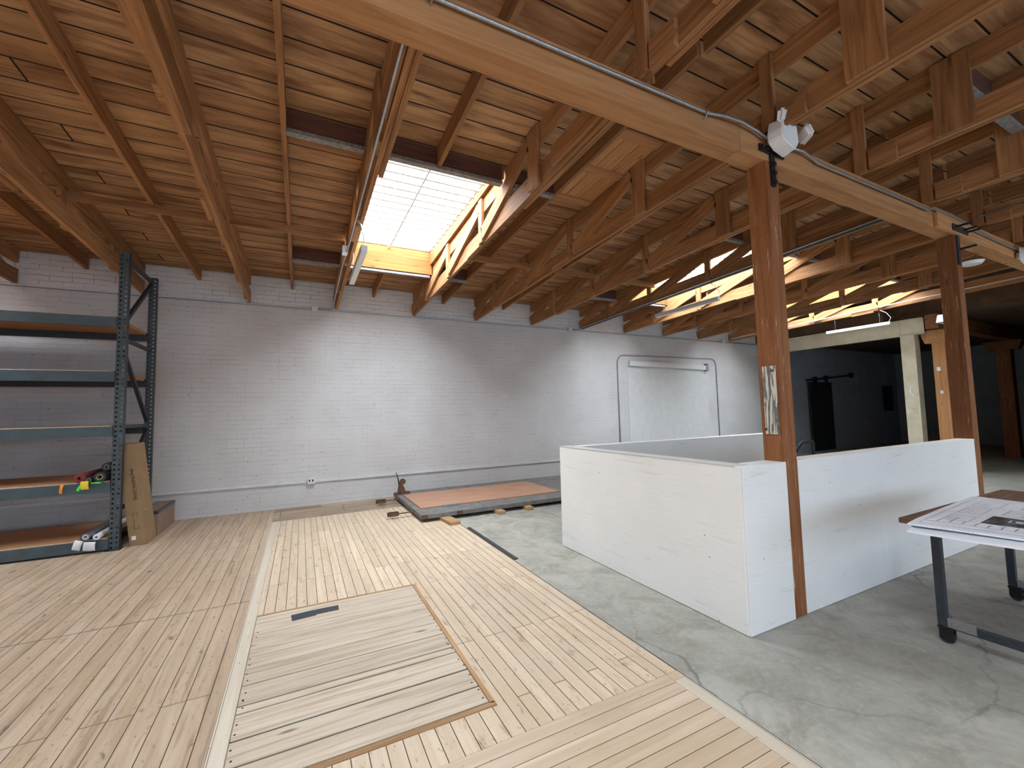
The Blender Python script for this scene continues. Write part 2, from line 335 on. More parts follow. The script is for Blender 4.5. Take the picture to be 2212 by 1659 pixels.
# ------------------------------------------------------------------ geometry helpers
def mesh_obj(name, bm, mat, parent=None, smooth=False):
    me = bpy.data.meshes.new(name); bmesh.ops.recalc_face_normals(bm, faces=bm.faces[:]); bm.to_mesh(me); bm.free()
    if smooth:
        for p in me.polygons: p.use_smooth = True
    if mat is not None: me.materials.append(M[mat] if isinstance(mat, str) else mat)
    o = bpy.data.objects.new(name, me); C.objects.link(o)
    if parent is not None: o.parent = parent
    return o
def tag(o, label=None, cat=None, group=None, kind=None):
    if label: o['label'] = label
    if cat: o['category'] = cat
    if group: o['group'] = group
    if kind: o['kind'] = kind
    return o
def empty(name, loc, label=None, cat=None, group=None, rz=0):
    o = bpy.data.objects.new(name, None); C.objects.link(o); o.location = loc; o.rotation_euler = (0, 0, rz)
    o.empty_display_size = .1
    return tag(o, label, cat, group)
def add_box(bm, a, b, bevel=0):
    """axis-aligned box between two corners"""
    a, b = Vector(a), Vector(b); c = (a+b)/2; s = b-a
    r = bmesh.ops.create_cube(bm, size=1, matrix=Matrix.Translation(c) @ Matrix.Diagonal((abs(s.x), abs(s.y), abs(s.z), 1)))
    if bevel:
        es = list({e for v in r['verts'] for e in v.link_edges})
        bmesh.ops.bevel(bm, geom=es, offset=bevel, segments=2, affect='EDGES', profile=.6)
def box(name, a, b, mat, parent=None, bevel=0, base=None):
    """box as its own object, its origin at its centre; parent's location is subtracted"""
    a, b = Vector(a), Vector(b); c = (a+b)/2
    bm = bmesh.new(); add_box(bm, a-c, b-c, bevel)
    o = mesh_obj(name, bm, mat, parent)
    o.location = c - (parent_loc(parent) if parent else Vector())
    return o
def parent_loc(p):
    v = Vector()
    while p is not None: v += p.location; p = p.parent
    return v
def bar(name, p0, p1, wid, hgt, mat, parent=None, up=(0, 0, 1), bevel=0, ext=0):
    """timber from p0 to p1 (centre line); local X runs along it, so the grain does too. wid: across, hgt: along 'up'"""
    p0, p1 = Vector(p0), Vector(p1); d = (p1-p0); L = d.length + 2*ext; x = d.normalized(); upv = Vector(up)
    y = upv.cross(x).normalized(); z = x.cross(y)
    bm = bmesh.new(); add_box(bm, (-L/2, -wid/2, -hgt/2), (L/2, wid/2, hgt/2), bevel)
    o = mesh_obj(name, bm, mat, parent)
    m = Matrix((x, y, z)).transposed().to_4x4(); m.translation = (p0+p1)/2 - (parent_loc(parent) if parent else Vector())
    o.matrix_local = m
    return o
def add_tube(bm, pts, r, seg=8, closed=False):
    """swept round tube through the points"""
    pts = [Vector(p) for p in pts]; rings = []
    prev = None
    for i, p in enumerate(pts):
        a = pts[max(i-1, 0)]; b = pts[min(i+1, len(pts)-1)]; t = (b-a).normalized()
        ref = Vector((0, 0, 1)) if abs(t.z) < .9 else Vector((1, 0, 0))
        if prev is not None: n = (prev - t*prev.dot(t)).normalized()
        else: n = ref.cross(t).normalized()
        prev = n; bn = t.cross(n)
        rr = r[i] if isinstance(r, (list, tuple)) else r
        rings.append([bm.verts.new(p + (n*math.cos(2*math.pi*k/seg) + bn*math.sin(2*math.pi*k/seg))*rr) for k in range(seg)])
    for i in range(len(rings)-1):
        for k in range(seg):
            bm.faces.new((rings[i][k], rings[i][(k+1) % seg], rings[i+1][(k+1) % seg], rings[i+1][k]))
    bm.faces.new(rings[0][::-1]); bm.faces.new(rings[-1])
def tube(name, pts, r, mat, parent=None, seg=8):
    off = parent_loc(parent) if parent else Vector(pts[0])
    bm = bmesh.new(); add_tube(bm, [Vector(p)-off for p in pts], r, seg)
    o = mesh_obj(name, bm, mat, parent, True)
    if parent is None: o.location = off
    return o
def arc(c, r, a0, a1, n, plane='XZ'):
    out = []
    for i in range(n+1):
        a = a0 + (a1-a0)*i/n
        if plane == 'XZ': out.append(Vector(c)+Vector((r*math.cos(a), 0, r*math.sin(a))))
        elif plane == 'YZ': out.append(Vector(c)+Vector((0, r*math.cos(a), r*math.sin(a))))
        else: out.append(Vector(c)+Vector((r*math.cos(a), r*math.sin(a), 0)))
    return out
def prism(name, pts, axis, d0, d1, mat, parent=None, bevel=0):
    """closed outline extruded between d0 and d1 along axis ('X','Y','Z'); pts are the other two coordinates"""
    off = parent_loc(parent) if parent else Vector()
    bm = bmesh.new()
    def P(q, d):
        v = {'X': (d, q[0], q[1]), 'Y': (q[0], d, q[1]), 'Z': (q[0], q[1], d)}[axis]; return Vector(v)-off
    lo = [bm.verts.new(P(q, d0)) for q in pts]; hi = [bm.verts.new(P(q, d1)) for q in pts]
    bm.faces.new(lo); bm.faces.new(hi[::-1]); n = len(pts)
    for i in range(n): bm.faces.new((lo[i], lo[(i+1) % n], hi[(i+1) % n], hi[i]))
    bmesh.ops.recalc_face_normals(bm, faces=bm.faces[:])
    if bevel: bmesh.ops.bevel(bm, geom=bm.edges[:], offset=bevel, segments=2, affect='EDGES')
    return mesh_obj(name, bm, mat, parent)
def add_disc(bm, c, r, n, axis, depth=.01, seg=16):
    q = Vector(axis).to_track_quat('Z', 'Y').to_matrix().to_4x4()
    bmesh.ops.create_cone(bm, cap_ends=True, segments=seg, radius1=r, radius2=r, depth=depth, matrix=Matrix.Translation(c) @ q)
def cyl(name, p0, p1, r, mat, parent=None, seg=16, r2=None):
    p0, p1 = Vector(p0), Vector(p1); off = parent_loc(parent) if parent else (p0+p1)/2
    bm = bmesh.new(); q = (p1-p0).to_track_quat('Z', 'Y').to_matrix().to_4x4()
    bmesh.ops.create_cone(bm, cap_ends=True, segments=seg, radius1=r, radius2=r2 if r2 is not None else r, depth=(p1-p0).length, matrix=Matrix.Translation((p0+p1)/2-off) @ q)
    o = mesh_obj(name, bm, mat, parent, False)
    if parent is None: o.location = off
    return o
def struct(name, o): o.name = name; o['kind'] = 'structure'; return o
def text_obj(name, body, size, mat, parent, matrix, extrude=.0008, bold=0):
    cu = bpy.data.curves.new('txt', 'FONT'); cu.body = body; cu.size = size; cu.extrude = extrude; cu.offset = bold
    tmp = bpy.data.objects.new('txt', cu); C.objects.link(tmp)
    dg = bpy.context.evaluated_depsgraph_get(); me = bpy.data.meshes.new_from_object(tmp.evaluated_get(dg))
    bpy.data.objects.remove(tmp); me.name = name; me.materials.clear(); me.materials.append(M[mat])
    o = bpy.data.objects.new(name, me); C.objects.link(o); o.parent = parent; o.matrix_local = matrix; return o

# ------------------------------------------------------------------ shell
YW = 8.83                      # lower face of the back wall
XL, XR, YB = -7.6, 23.2, -7.0  # left wall, far end wall, street wall behind the camera
def zdeck(y): return 4.265 + .0527*(8.83-y) if y > 2.1 else 4.62 + .012*(2.1-y)
def zchord(y): return 3.75 + .0297*(8.83-y) if y > 2.1 else 3.95   # underside of the bottom chords
GT = 3.95                      # top of the girder
ZF = .006                      # wood floor surface

# concrete floor with the stair opening inside the white enclosure
def slab_with_hole(name, x0, x1, y0, y1, hx0, hx1, hy0, hy1, z0, z1, mat):
    bm = bmesh.new()
    add_box(bm, (x0, y0, z0), (x1, hy0, z1)); add_box(bm, (x0, hy1, z0), (x1, y1, z1))
    add_box(bm, (x0, hy0, z0), (hx0, hy1, z1)); add_box(bm, (hx1, hy0, z0), (x1, hy1, z1))
    return mesh_obj(name, bm, mat)
struct('floor', slab_with_hole('floor', XL, XR+.1, YB, 9.1, 3.06, 7.0, 2.26, 4.36, -.12, 0, 'concrete'))
for a, b in (((2.98, 2.18, -2.8), (3.06, 4.44, -.12)), ((7.0, 2.18, -2.8), (7.08, 4.44, -.12)), ((3.06, 2.18, -2.8), (7.0, 2.26, -.12)), ((3.06, 4.36, -2.8), (7.0, 4.44, -.12)), ((2.98, 2.18, -2.9), (7.08, 4.44, -2.8))): struct('wall_stairwell', box('wall_stairwell', a, b, 'plaster'))
t = empty('staircase', (6.9, 3.3, 0), 'dark steps leading down inside the white plywood enclosure', 'stairs')
for k in range(13):
    box('step', (6.75-.27*k, 2.32, -.19*(k+1)-.04), (6.99-.27*k, 4.3, -.19*(k+1)), 'darksteel', t)

# wood floor zones, laid on the concrete
def zone(x0, x1, y0, y1, mat, holes=(), z=ZF):
    bm = bmesh.new()
    if holes:
        hx0, hx1, hy0, hy1 = holes
        add_box(bm, (x0, y0, .0005), (x1, hy0, z)); add_box(bm, (x0, hy1, .0005), (x1, y1, z))
        add_box(bm, (x0, hy0, .0005), (hx0, hy1, z)); add_box(bm, (hx1, hy0, .0005), (x1, hy1, z))
    else: add_box(bm, (x0, y0, .0005), (x1, y1, z))
    return struct('floor', mesh_obj('floor', bm, mat))
HX0, HX1, HY0, HY1 = -.315, 1.01, 2.29, 4.23
zone(XL, -.402, YB, YW, 'floorL')
zone(-.40, -.317, YB, 7.8, 'bandw')
zone(-.315, 2.14, 2.04, 7.8, 'floorC', (HX0+.001, HX1, HY0, HY1))
zone(-.40, 2.14, 7.8, YW, 'floorE')
zone(-.315, 2.045, YB, 2.038, 'floorX')
zone(2.047, 2.14, YB, 1.97, 'bandw')
bm = bmesh.new(); add_box(bm, (2.047, 1.972, .0005), (2.14, 2.038, ZF)); struct('floor', mesh_obj('floor', bm, 'floorX'))
# dirt-filled joint in the boards and dark gap strip beside the concrete
for a, b in (((-2.6, 4.60, ZF), (-.402, 4.607, ZF+.0006)), ((2.141, YB, .0), (2.152, 8.6, .0012))):
    bm = bmesh.new(); add_box(bm, a, b); struct('trim_1', mesh_obj('trim_1', bm, 'blackstrip'))
tag(box('recess_strip', (2.158, 4.35, .0005), (2.205, 5.86, .012), 'blackstrip'), 'narrow dark strip standing for the recess along the edge between wood and concrete floor', 'floor strip')  # raised dark strip in place of the shaded recess beside the wood

# floor hatch
t = empty('floor_hatch', (.35, 3.26, ZF), 'weathered plank hatch set flush into the strip wood floor', 'hatch')
bm = bmesh.new(); add_box(bm, (HX0+.002-.35, HY0+.001-3.26, .0006-ZF), (HX1-.001-.35, HY1-.001-3.26, .002-ZF)); mesh_obj('backing', bm, 'ink', t)
seams = [2.335, 2.495, 2.690, 2.912, 2.980, 3.195, 3.385, 3.775, 4.205]
for a, b in zip(seams[:-1], seams[1:]):
    g = {2.912: .0085, 2.980: .005, 3.195: .0085, 2.690: .0085, 2.495: .006}.get(b, .0025)
    bar('plank', ((HX0+.004), (a+b)/2, ZF-.0015), ((HX1-.034), (a+b)/2, ZF-.0015), b-a-2*g, .007, 'hatchw', t)
bar('trim_strip', (HX1-.016, HY0+.03, ZF), (HX1-.016, HY1-.002, ZF), .028, .007, 'hatchd', t)
bar('trim_strip', (HX0+.004, HY0+.021, ZF), (HX1-.004, HY0+.021, ZF), .036, .007, 'hatchd', t)
bar('trim_strip', (HX0+.004, HY1-.012, ZF), (HX1-.034, HY1-.012, ZF), .022, .007, 'hatchd', t)
vb = bar('metal_patch', (-.055, 4.035, ZF+.003), (.125, 4.050, ZF+.003), .115, .003, 'darksteel', t); vb['label'] = 'dark metal patch plate'
bar('metal_patch', (.122, 4.058, ZF+.0032), (.305, 4.052, ZF+.0032), .095, .003, 'darksteel', t)
random.seed(3)
for s in seams[:-1]:
    for x in (HX0+.022, HX1-.05):
        for dy in (.05, .13):
            bm = bmesh.new(); add_disc(bm, Vector((0, 0, 0)), .006, 8, (0, 0, 1), .001, 8)
            o = mesh_obj('nail', bm, 'ink', t); o.location = Vector((x+random.uniform(-.008, .012), s+dy, ZF+.0024))-Vector((.35, 3.26, ZF))

# walls
struct('wall_back', box('wall_back', (XL, YW, 0), (13.62, YW+.3, 3.70), 'brick'))
struct('wall_back', box('wall_back', (XL, YW+.035, 3.70), (13.62, YW+.3, 5.1), 'brick2'))
struct('wall_back', box('wall_back', (13.62, 8.9, 0), (XR, 9.2, 5.1), 'shadewall'))
for o in [o for o in C.objects if o.name.startswith('wall_back')]:
    # keep the texture in world space: move the origin to zero
    o.data.transform(Matrix.Translation(o.location)); o.location = (0, 0, 0)
bm = bmesh.new(); add_box(bm, (7.95, YW-.012, 0), (11.1, YW+.01, 2.86)); struct('wall_back', mesh_obj('wall_back', bm, 'plaster'))
struct('wall_left', box('wall_left', (XL-.2, YB-.2, 0), (XL, 9.13, 5.1), 'plaster'))
struct('wall_right', box('wall_right', (XR, YB-.2, 0), (XR+.2, 9.2, 5.1), 'shadewall'))
# street wall behind the camera with its window openings
bm = bmesh.new(); xs = [XL-.2] + [v for a in WINS for v in a] + [XR+.2]
add_box(bm, (xs[0], YB-.2, 0), (xs[-1], YB, 1.0)); add_box(bm, (xs[0], YB-.2, 3.2), (xs[-1], YB, 5.1))
for i in range(0, len(xs), 2): add_box(bm, (xs[i], YB-.2, 1.0), (xs[i+1], YB, 3.2))
struct('wall_front', mesh_obj('wall_front', bm, 'plaster'))
for i, (a, b) in enumerate(WINS):
    wn = empty('window_%d' % (i+1), ((a+b)/2, YB-.1, 1.0)); wn['kind'] = 'structure'
    bm = bmesh.new(); c = parent_loc(wn)
    for x in (a, (a+b)/2-.02, b-.04): add_box(bm, Vector((x, YB-.13, 1.0))-c, Vector((x+.04, YB-.07, 3.2))-c)
    for z in (1.0, 1.72, 2.44, 3.16): add_box(bm, Vector((a, YB-.12, z))-c, Vector((b, YB-.08, z+.04))-c)
    mesh_obj('window_frame', bm, 'darksteel', wn)
    bm = bmesh.new(); add_box(bm, Vector((a, YB-.101, 1.0))-c, Vector((b, YB-.099, 3.2))-c); mesh_obj('pane', bm, 'dimpane', wn)

# roof deck with skylight openings
def deck(name, x0, x1, ylist, holes, mat, thick=.05):
    bm = bmesh.new()
    ys = sorted(set(ylist + [v for h in holes for v in h[2:]])); xs = sorted({x0, x1, *[v for h in holes for v in h[:2]]})
    for i in range(len(xs)-1):
        for j in range(len(ys)-1):
            cx, cyy = (xs[i]+xs[i+1])/2, (ys[j]+ys[j+1])/2
            if any(h[0] < cx < h[1] and h[2] < cyy < h[3] for h in holes): continue
            pts = [(xs[i], ys[j]), (xs[i+1], ys[j]), (xs[i+1], ys[j+1]), (xs[i], ys[j+1])]
            lo = [bm.verts.new((x, y, zdeck(y))) for x, y in pts]; hi = [bm.verts.new((x, y, zdeck(y)+thick)) for x, y in pts]
            bm.faces.new(lo); bm.faces.new(hi[::-1])
            for k in range(4): bm.faces.new((lo[k], lo[(k+1) % 4], hi[(k+1) % 4], hi[k]))
    return struct(name, mesh_obj(name, bm, mat))
OPY0, OPY1 = 4.285, 7.30
holes = [(.715+dx, 2.075+dx, OPY0, OPY1) for dx in SKY_DX] + [(x-.65, x+.65, *NSY) for x in NEAR_SKY]
deck('ceiling', XL, 13.9, [YB-.2, 2.1, YW+.3], holes, 'deck')
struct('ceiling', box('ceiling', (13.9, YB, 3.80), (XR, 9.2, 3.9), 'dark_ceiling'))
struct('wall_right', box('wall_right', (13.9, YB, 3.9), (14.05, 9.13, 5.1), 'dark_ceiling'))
struct('wall_right', box('wall_right', (14.0, YB, 0), (14.15, 2.6, 3.8), 'plaster'))  # unseen wall added to keep window light out of the dark room
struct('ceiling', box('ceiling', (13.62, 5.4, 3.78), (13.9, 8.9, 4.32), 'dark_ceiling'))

# skylights
def skylight(n, dx, oy0, oy1, x0, x1, zg, full=True):
    t = empty('window_%d' % n, ((x0+x1)/2+dx, (oy0+oy1)/2, zdeck(oy0))); t['kind'] = 'structure'
    A, B = x0+dx, x1+dx
    c = parent_loc(t)
    for xx in (A-.02, B+.02):      # side boards, their lower edge following the slope of the deck
        L = (oy1-oy0)/2; ym = (oy0+oy1)/2; bm = bmesh.new()
        pr = [(-L, zdeck(oy0)-.012-zg), (L, zdeck(oy1)-.012-zg), (L, .07), (-L, .07)]
        lo = [bm.verts.new((a, -.019, b)) for a, b in pr]; hi = [bm.verts.new((a, .019, b)) for a, b in pr]
        bm.faces.new(lo); bm.faces.new(hi[::-1])
        for q in range(4): bm.faces.new((lo[q], lo[(q+1) % 4], hi[(q+1) % 4], hi[q]))
        o = mesh_obj('curb_board', bm, 'curb', t); o.rotation_euler.z = math.pi/2; o.location = Vector((xx, ym, zg))-c
    bar('curb_board', (A-.03, oy1+.02, zg-.045), (B+.03, oy1+.02, zg-.045), .038, .20, 'curb', t)
    bar('curb_board', (A-.03, oy1+.012, zg-.235), (B+.03, oy1+.012, zg-.235), .038, .175, 'curb', t)
    bar('curb_board', (A-.03, oy1+.0, zg-.385), (B+.03, oy1+.0, zg-.385), .045, .12, 'curb', t)
    bar('curb_board', (A-.03, oy0-.02, zg-.08), (B+.03, oy0-.02, zg-.08), .038, .30, 'curb', t)
    bm = bmesh.new(); add_box(bm, Vector((A-.03, oy0-.03, zg))-c, Vector((B+.03, oy1+.03, zg+.008))-c); mesh_obj('pane', bm, 'pane', t)
    bm = bmesh.new()
    for a, b in (((A-.045, oy0, zg-.02), (A+.012, oy1, zg+.03)), ((B-.012, oy0, zg-.02), (B+.045, oy1, zg+.03)), ((A, oy1-.02, zg-.02), (B, oy1+.045, zg+.03)), ((A, oy0-.045, zg-.02), (B, oy0+.02, zg+.03))):
        add_box(bm, Vector(a)-c, Vector(b)-c)
    mesh_obj('frame', bm, 'whitepaint', t)
    bm = bmesh.new(); k = oy0+.12
    while k < oy1:
        add_box(bm, Vector((A, k-.014, zg-.052))-c, Vector((B, k+.014, zg-.030))-c); k += .181
    add_tube(bm, [Vector(((A+B)/2-.055, oy0, zg-.045))-c, Vector(((A+B)/2-.055, oy1, zg-.045))-c], .016, 6)
    mesh_obj('security_bars', bm, 'whitepaint', t)
    return t
for i, dx in enumerate(SKY_DX): skylight(5+i, dx, OPY0, OPY1, .735, 2.055, 4.60)
for i, x in enumerate(NEAR_SKY): skylight(9+i, x, NSY[0], NSY[1], -.65, .65, 4.86)  # out-of-view openings added for more light on the camera side

# ------------------------------------------------------------------ roof timbers
TX = [-5.30, -3.84, -2.36, -.86, .60, 2.13, 3.53, 4.99, 6.45, 7.91, 9.37, 10.82, 12.26]
tlabel = ['timber roof truss furthest left, beyond the left edge of the steel rack', 'heavy timber roof truss ending in the wall above the left shelves of the steel rack',
 'timber roof truss ending behind the top of the steel rack uprights', 'timber roof truss between the steel rack and the truss with the hanging white light box',
 'timber roof truss on the left side of the large skylight, carrying grey conduit', 'sunlit timber roof truss along the right side of the large nearest skylight',
 'first timber roof truss to the right of the nearest skylight truss', 'second timber roof truss to the right of the nearest skylight truss',
 'timber roof truss carrying grey strut channel over the near hanging tube light', 'brightly lit timber roof truss just right of the middle skylight',
 'dark timber roof truss second past the middle skylight', 'dark timber roof truss on the left side of the furthest skylight', 'brightly lit far timber truss above the furthest white hanging tube light']
def back_truss(i, x):
    y0, y1 = 2.085, 8.828
    t = empty('roof_truss', (x, y0, GT), tlabel[i], 'roof truss', 'timber roof trusses between the long beam and the brick wall')
    T = .045
    zb = lambda y: zchord(y)+.105
    zt = lambda y: zdeck(y)-.104
    bar('bottom_chord', (x, y0, zb(y0)), (x, y1, zb(y1)), T, .21, 'truss', t)
    bar('top_chord', (x, y0, zt(y0)), (x, y1, zt(y1)), T, .20, 'truss', t)
    ys = [3.56, 4.96, 6.36, 7.70]
    for k, y in enumerate(ys):
        w_ = .20 if k == 0 else .11
        bar('vertical_web', (x-.043, y, zchord(y)+.005), (x-.043, y, zdeck(y)-.02), .038, w_, 'truss', t, up=(0, 1, 0))
        yn = ys[k+1]-.05 if k < 3 else y1-.06
        bar('diagonal_web', (x-.043, y+w_/2, zdeck(y)-.12), (x-.043, yn, zchord(yn)+.11), .038, .17, 'truss', t)
    bar('splice_board', (x+.048, y0, zb(y0)-.012), (x+.048, 3.95, zb(3.95)-.012), .044, .20, 'truss', t)
    if i in (2, 3, 4, 5): bar('splice_board', (x-.048, y0, zb(y0)+.01), (x-.048, 3.2, zb(3.2)+.01), .04, .19, 'truss', t)
    if i == 5: bar('splice_board', (x+.095, y0, zb(y0)), (x+.095, 3.6, zb(3.6)), .04, .15, 'truss', t)
    bar('scab_block', (x-.045, 5.0, zchord(5.0)+.01), (x-.045, 5.45, zchord(5.45)+.01), .04, .08, 'truss', t)
    return t
for i, x in enumerate(TX): back_truss(i, x)
nlabel = {2: 'roof truss over the camera side left of the frame', }
def near_truss(x, label):
    y0, y1 = -6.9, 2.083
    t = empty('roof_truss', (x, y1, GT), label, 'roof truss', 'timber roof trusses on the camera side of the long beam')
    T = .045
    bar('bottom_chord', (x, y0, GT+.102), (x, y1, GT+.102), T, .20, 'truss', t)
    bar('top_chord', (x, y0, zdeck(y0)-.10), (x, y1, zdeck(y1)-.10), T, .19, 'truss', t)
    bar('end_post', (x-.043, y1-.05, GT+.005), (x-.043, y1-.05, zdeck(y1)-.01), .038, .10, 'truss', t, up=(0, 1, 0))
    for k, y in enumerate([1.36, 0, -1.4, -2.8, -4.2, -5.6]):
        bar('vertical_web', (x-.043, y, GT+.01), (x-.043, y, zdeck(y)-.02), .038, .24 if k == 0 else .12, 'truss', t, up=(0, 1, 0))
    bar('splice_board', (x-.043, y1-.12, GT+.075), (x-.043, 1.75, GT+.075), .038, .20, 'truss', t)
    bar('splice_board', (x+.043, 1.9, GT+.06), (x+.043, 0.4, GT+.06), .038, .13, 'truss', t)
    return t
NX = [-5.3, -3.84, -2.36, -.86, .60, 2.13, 3.53, 4.99, 6.45, 7.91, 9.37, 10.82, 12.26]
for i, x in enumerate(NX):
    if i < 5: continue
    lab = {5: 'roof truss above the camera side, meeting the long beam left of the emergency light', 6: 'roof truss meeting the long beam right behind the emergency light',
           7: 'roof truss first to the right of the emergency light on the camera side', 8: 'roof truss second to the right of the emergency light on the camera side',
           9: 'roof truss third to the right of the emergency light, with thin conduit along it'}.get(i, 'shadowy camera-side roof truss, %s beyond the second timber post' % {10: 'nearest one', 11: 'next to nearest one', 12: 'furthest one'}.get(i))
    near_truss(x, lab)
RX = [-4.57, -3.06, -1.60, -.17, 1.30, 2.77, 4.23, 5.72, 7.18, 8.64, 10.1, 11.54]
rl = ['left of the heavy truss over the rack', 'over the left half of the steel rack', 'directly right of the steel rack uprights', 'just left of the conduit truss beside the skylight',
      'centred on the nearest skylight', 'just right of the nearest skylight', 'second right of the nearest skylight', 'third right of the nearest skylight',
      'at the middle skylight', 'just past the middle skylight', 'second past the middle skylight', 'at the furthest skylight']
def rafter(x, ya, yb, label, name='rafter'):
    t = bar(name, (x, ya, zdeck(ya)-.102), (x, yb, zdeck(yb)-.102), .045, .20, 'rafter')
    return tag(t, label, 'rafter', 'roof rafters between the trusses')
for i, x in enumerate(RX):
    ctr = i in (4, 8, 11)
    if ctr:
        rafter(x, 2.12, OPY0-.07, 'short thin roof rafter on the beam side, ' + rl[i]); rafter(x, OPY1+.07, 8.83, 'short thin roof rafter on the wall side, ' + rl[i])
    else: rafter(x, 2.12, 8.83, 'thin roof rafter ' + rl[i])
for i, x in enumerate([1.30, 2.80, 4.23, 5.72, 7.18, 8.64, 10.1, 11.54]):
    if i in (1,): ya = -1.15
    rafter(x, 2.08, -1.1, 'thin camera-side rafter %s' % ['left of the emergency light, cut by the top of the picture', 'between the two trusses left of the emergency light', 'right after the emergency light', 'second after the emergency light',
        'third after the emergency light', 'fourth after the emergency light', 'fifth after the emergency light', 'sixth after the emergency light'][i])
# skylight headers, flashed on their underside, and bridging
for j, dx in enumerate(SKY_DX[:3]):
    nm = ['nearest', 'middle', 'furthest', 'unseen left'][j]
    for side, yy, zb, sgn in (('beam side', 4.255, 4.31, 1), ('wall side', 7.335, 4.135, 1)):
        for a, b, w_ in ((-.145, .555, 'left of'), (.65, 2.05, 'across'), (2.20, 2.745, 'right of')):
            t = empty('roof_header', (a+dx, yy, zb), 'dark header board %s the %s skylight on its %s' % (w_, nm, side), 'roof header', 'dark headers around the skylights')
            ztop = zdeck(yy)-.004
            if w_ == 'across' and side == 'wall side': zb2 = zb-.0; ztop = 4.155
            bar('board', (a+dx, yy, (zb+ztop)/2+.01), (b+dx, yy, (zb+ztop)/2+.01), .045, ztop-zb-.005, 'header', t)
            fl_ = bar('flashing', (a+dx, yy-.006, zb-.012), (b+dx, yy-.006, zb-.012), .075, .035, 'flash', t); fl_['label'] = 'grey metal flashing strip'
br_spans = [(-3.80, -2.43), (-2.33, -.93), (-.83, .53), (2.16, 3.46), (3.56, 4.92), (5.02, 6.38), (7.94, 9.3), (9.4, 10.75)]
bl = ['left of the steel rack top', 'right of the steel rack top', 'ending at the conduit truss left of the skylight', 'starting at the sunlit truss right of the nearest skylight', 'second right of the nearest skylight', 'third right of the nearest skylight', 'right of the middle skylight', 'second right of the middle skylight']
for (a, b), s in zip(br_spans, bl):
    yy = 6.2; z = zdeck(yy)-.205-.045
    tag(bar('bridging_board', (a, yy, z), (b, yy, z), .04, .09, 'rafter'), 'horizontal bridging board under the rafters ' + s, 'bridging board', 'bridging boards between the trusses')

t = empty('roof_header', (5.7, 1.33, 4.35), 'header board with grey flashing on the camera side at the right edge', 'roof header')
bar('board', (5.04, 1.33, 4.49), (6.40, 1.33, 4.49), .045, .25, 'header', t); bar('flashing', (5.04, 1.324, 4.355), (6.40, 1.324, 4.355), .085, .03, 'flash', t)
t = empty('roof_patch', (3.15, 3.8, 4.54), 'reddish patched board panel under the roof deck right of the nearest skylight', 'roof patch')
for k in range(3): bar('board', (2.85+.215*k+.107, 3.25, zdeck(3.25)-.013), (2.85+.215*k+.107, 4.45, zdeck(4.45)-.013), .205, .02, 'girder', t)
for y in (3.22, 3.85, 4.48): bar('batten', (2.81, y, zdeck(y)-.03), (3.49, y, zdeck(y)-.03), .13, .02, 'girder', t)

# girder and its posts
t = empty('wooden_girder', (3.5, 2.15, 3.72), 'long heavy orange timber beam crossing the ceiling on the posts', 'beam')
bar('beam', (-7.5, 2.155, 3.832), (3.14, 2.155, 3.832), .17, .224, 'girder', t, bevel=.006)
bar('beam', (3.143, 2.155, 3.832), (6.66, 2.155, 3.832), .17, .224, 'girder', t, bevel=.006)
bar('beam', (6.663, 2.155, 3.832), (13.9, 2.155, 3.832), .17, .224, 'girder', t, bevel=.006)
bar('splice_block', (6.62, 2.05, 3.80), (7.57, 2.05, 3.785), .035, .17, 'girder', t, bevel=.003)
PL = {'near': (3.46, 3.62), 'far': (7.16, 7.31)}
t = empty('timber_post', (3.54, 2.155, 0), 'nearest square orange timber post, standing against the white partition', 'post')
bar('shaft', (3.54, 2.155, 0), (3.54, 2.155, 3.719), .16, .172, 'post', t, up=(0, 1, 0), bevel=.006)
sg = box('metal_plate', (3.451, 2.098, 1.43), (3.4585, 2.206, 1.99), 'drip', t); sg['label'] = 'grey plate with cream paint drips'
bm = bmesh.new()
for y, z in ((2.12, 1.95), (2.20, 1.47)): add_disc(bm, Vector((3.449-3.54, y-2.155, z)), .011, 8, (1, 0, 0), .008, 8)
mesh_obj('bolt', bm, 'rust', t)
t = empty('timber_post', (7.25, 2.155, 0), 'second square timber post, rising at the right end of the white partition', 'post')
bar('shaft', (7.27, 2.155, 0), (7.255, 2.155, 3.719), .16, .172, 'post', t, up=(0, 1, 0), bevel=.006)
# iron T straps
def tstrap(x, label):
    t = empty('strap_plate', (x, 2.066, 3.60), label, 'strap plate', 'iron T straps joining posts to the long beam')
    Y0, Y1 = 2.052, 2.0665
    bm = bmesh.new(); c = parent_loc(t)
    add_box(bm, Vector((x-.165, Y0, 3.775))-c, Vector((x+.165, Y1, 3.835))-c, .004)
    add_box(bm, Vector((x-.028, Y0, 3.50))-c, Vector((x+.028, Y1, 3.776))-c, .004)
    mesh_obj('plate', bm, 'iron', t)
    for dx, z in ((-.14, 3.805), (-.08, 3.805), (.08, 3.805), (.14, 3.805), (0, 3.69), (0, 3.61), (0, 3.53)):
        cyl('bolt', (x+dx, 2.035, z), (x+dx, 2.055, z), .020, 'iron', t, 8)
    return t
tstrap(3.535, 'black iron T shaped strap at the top of the nearest timber post')
t2 = empty('strap_plate', (7.20, 2.03, 3.55), 'dark iron T strap with long protruding bolts on the second post', 'strap plate', 'iron T straps joining posts to the long beam')
c = parent_loc(t2); bm = bmesh.new(); add_box(bm, Vector((7.0, 2.018, 3.73))-c, Vector((7.44, 2.032, 3.81))-c, .003); mesh_obj('plate', bm, 'darksteel', t2)
bm = bmesh.new(); add_box(bm, Vector((7.19, 2.05, 3.34))-c, Vector((7.25, 2.068, 3.74))-c, .003); mesh_obj('strap', bm, 'darksteel', t2)
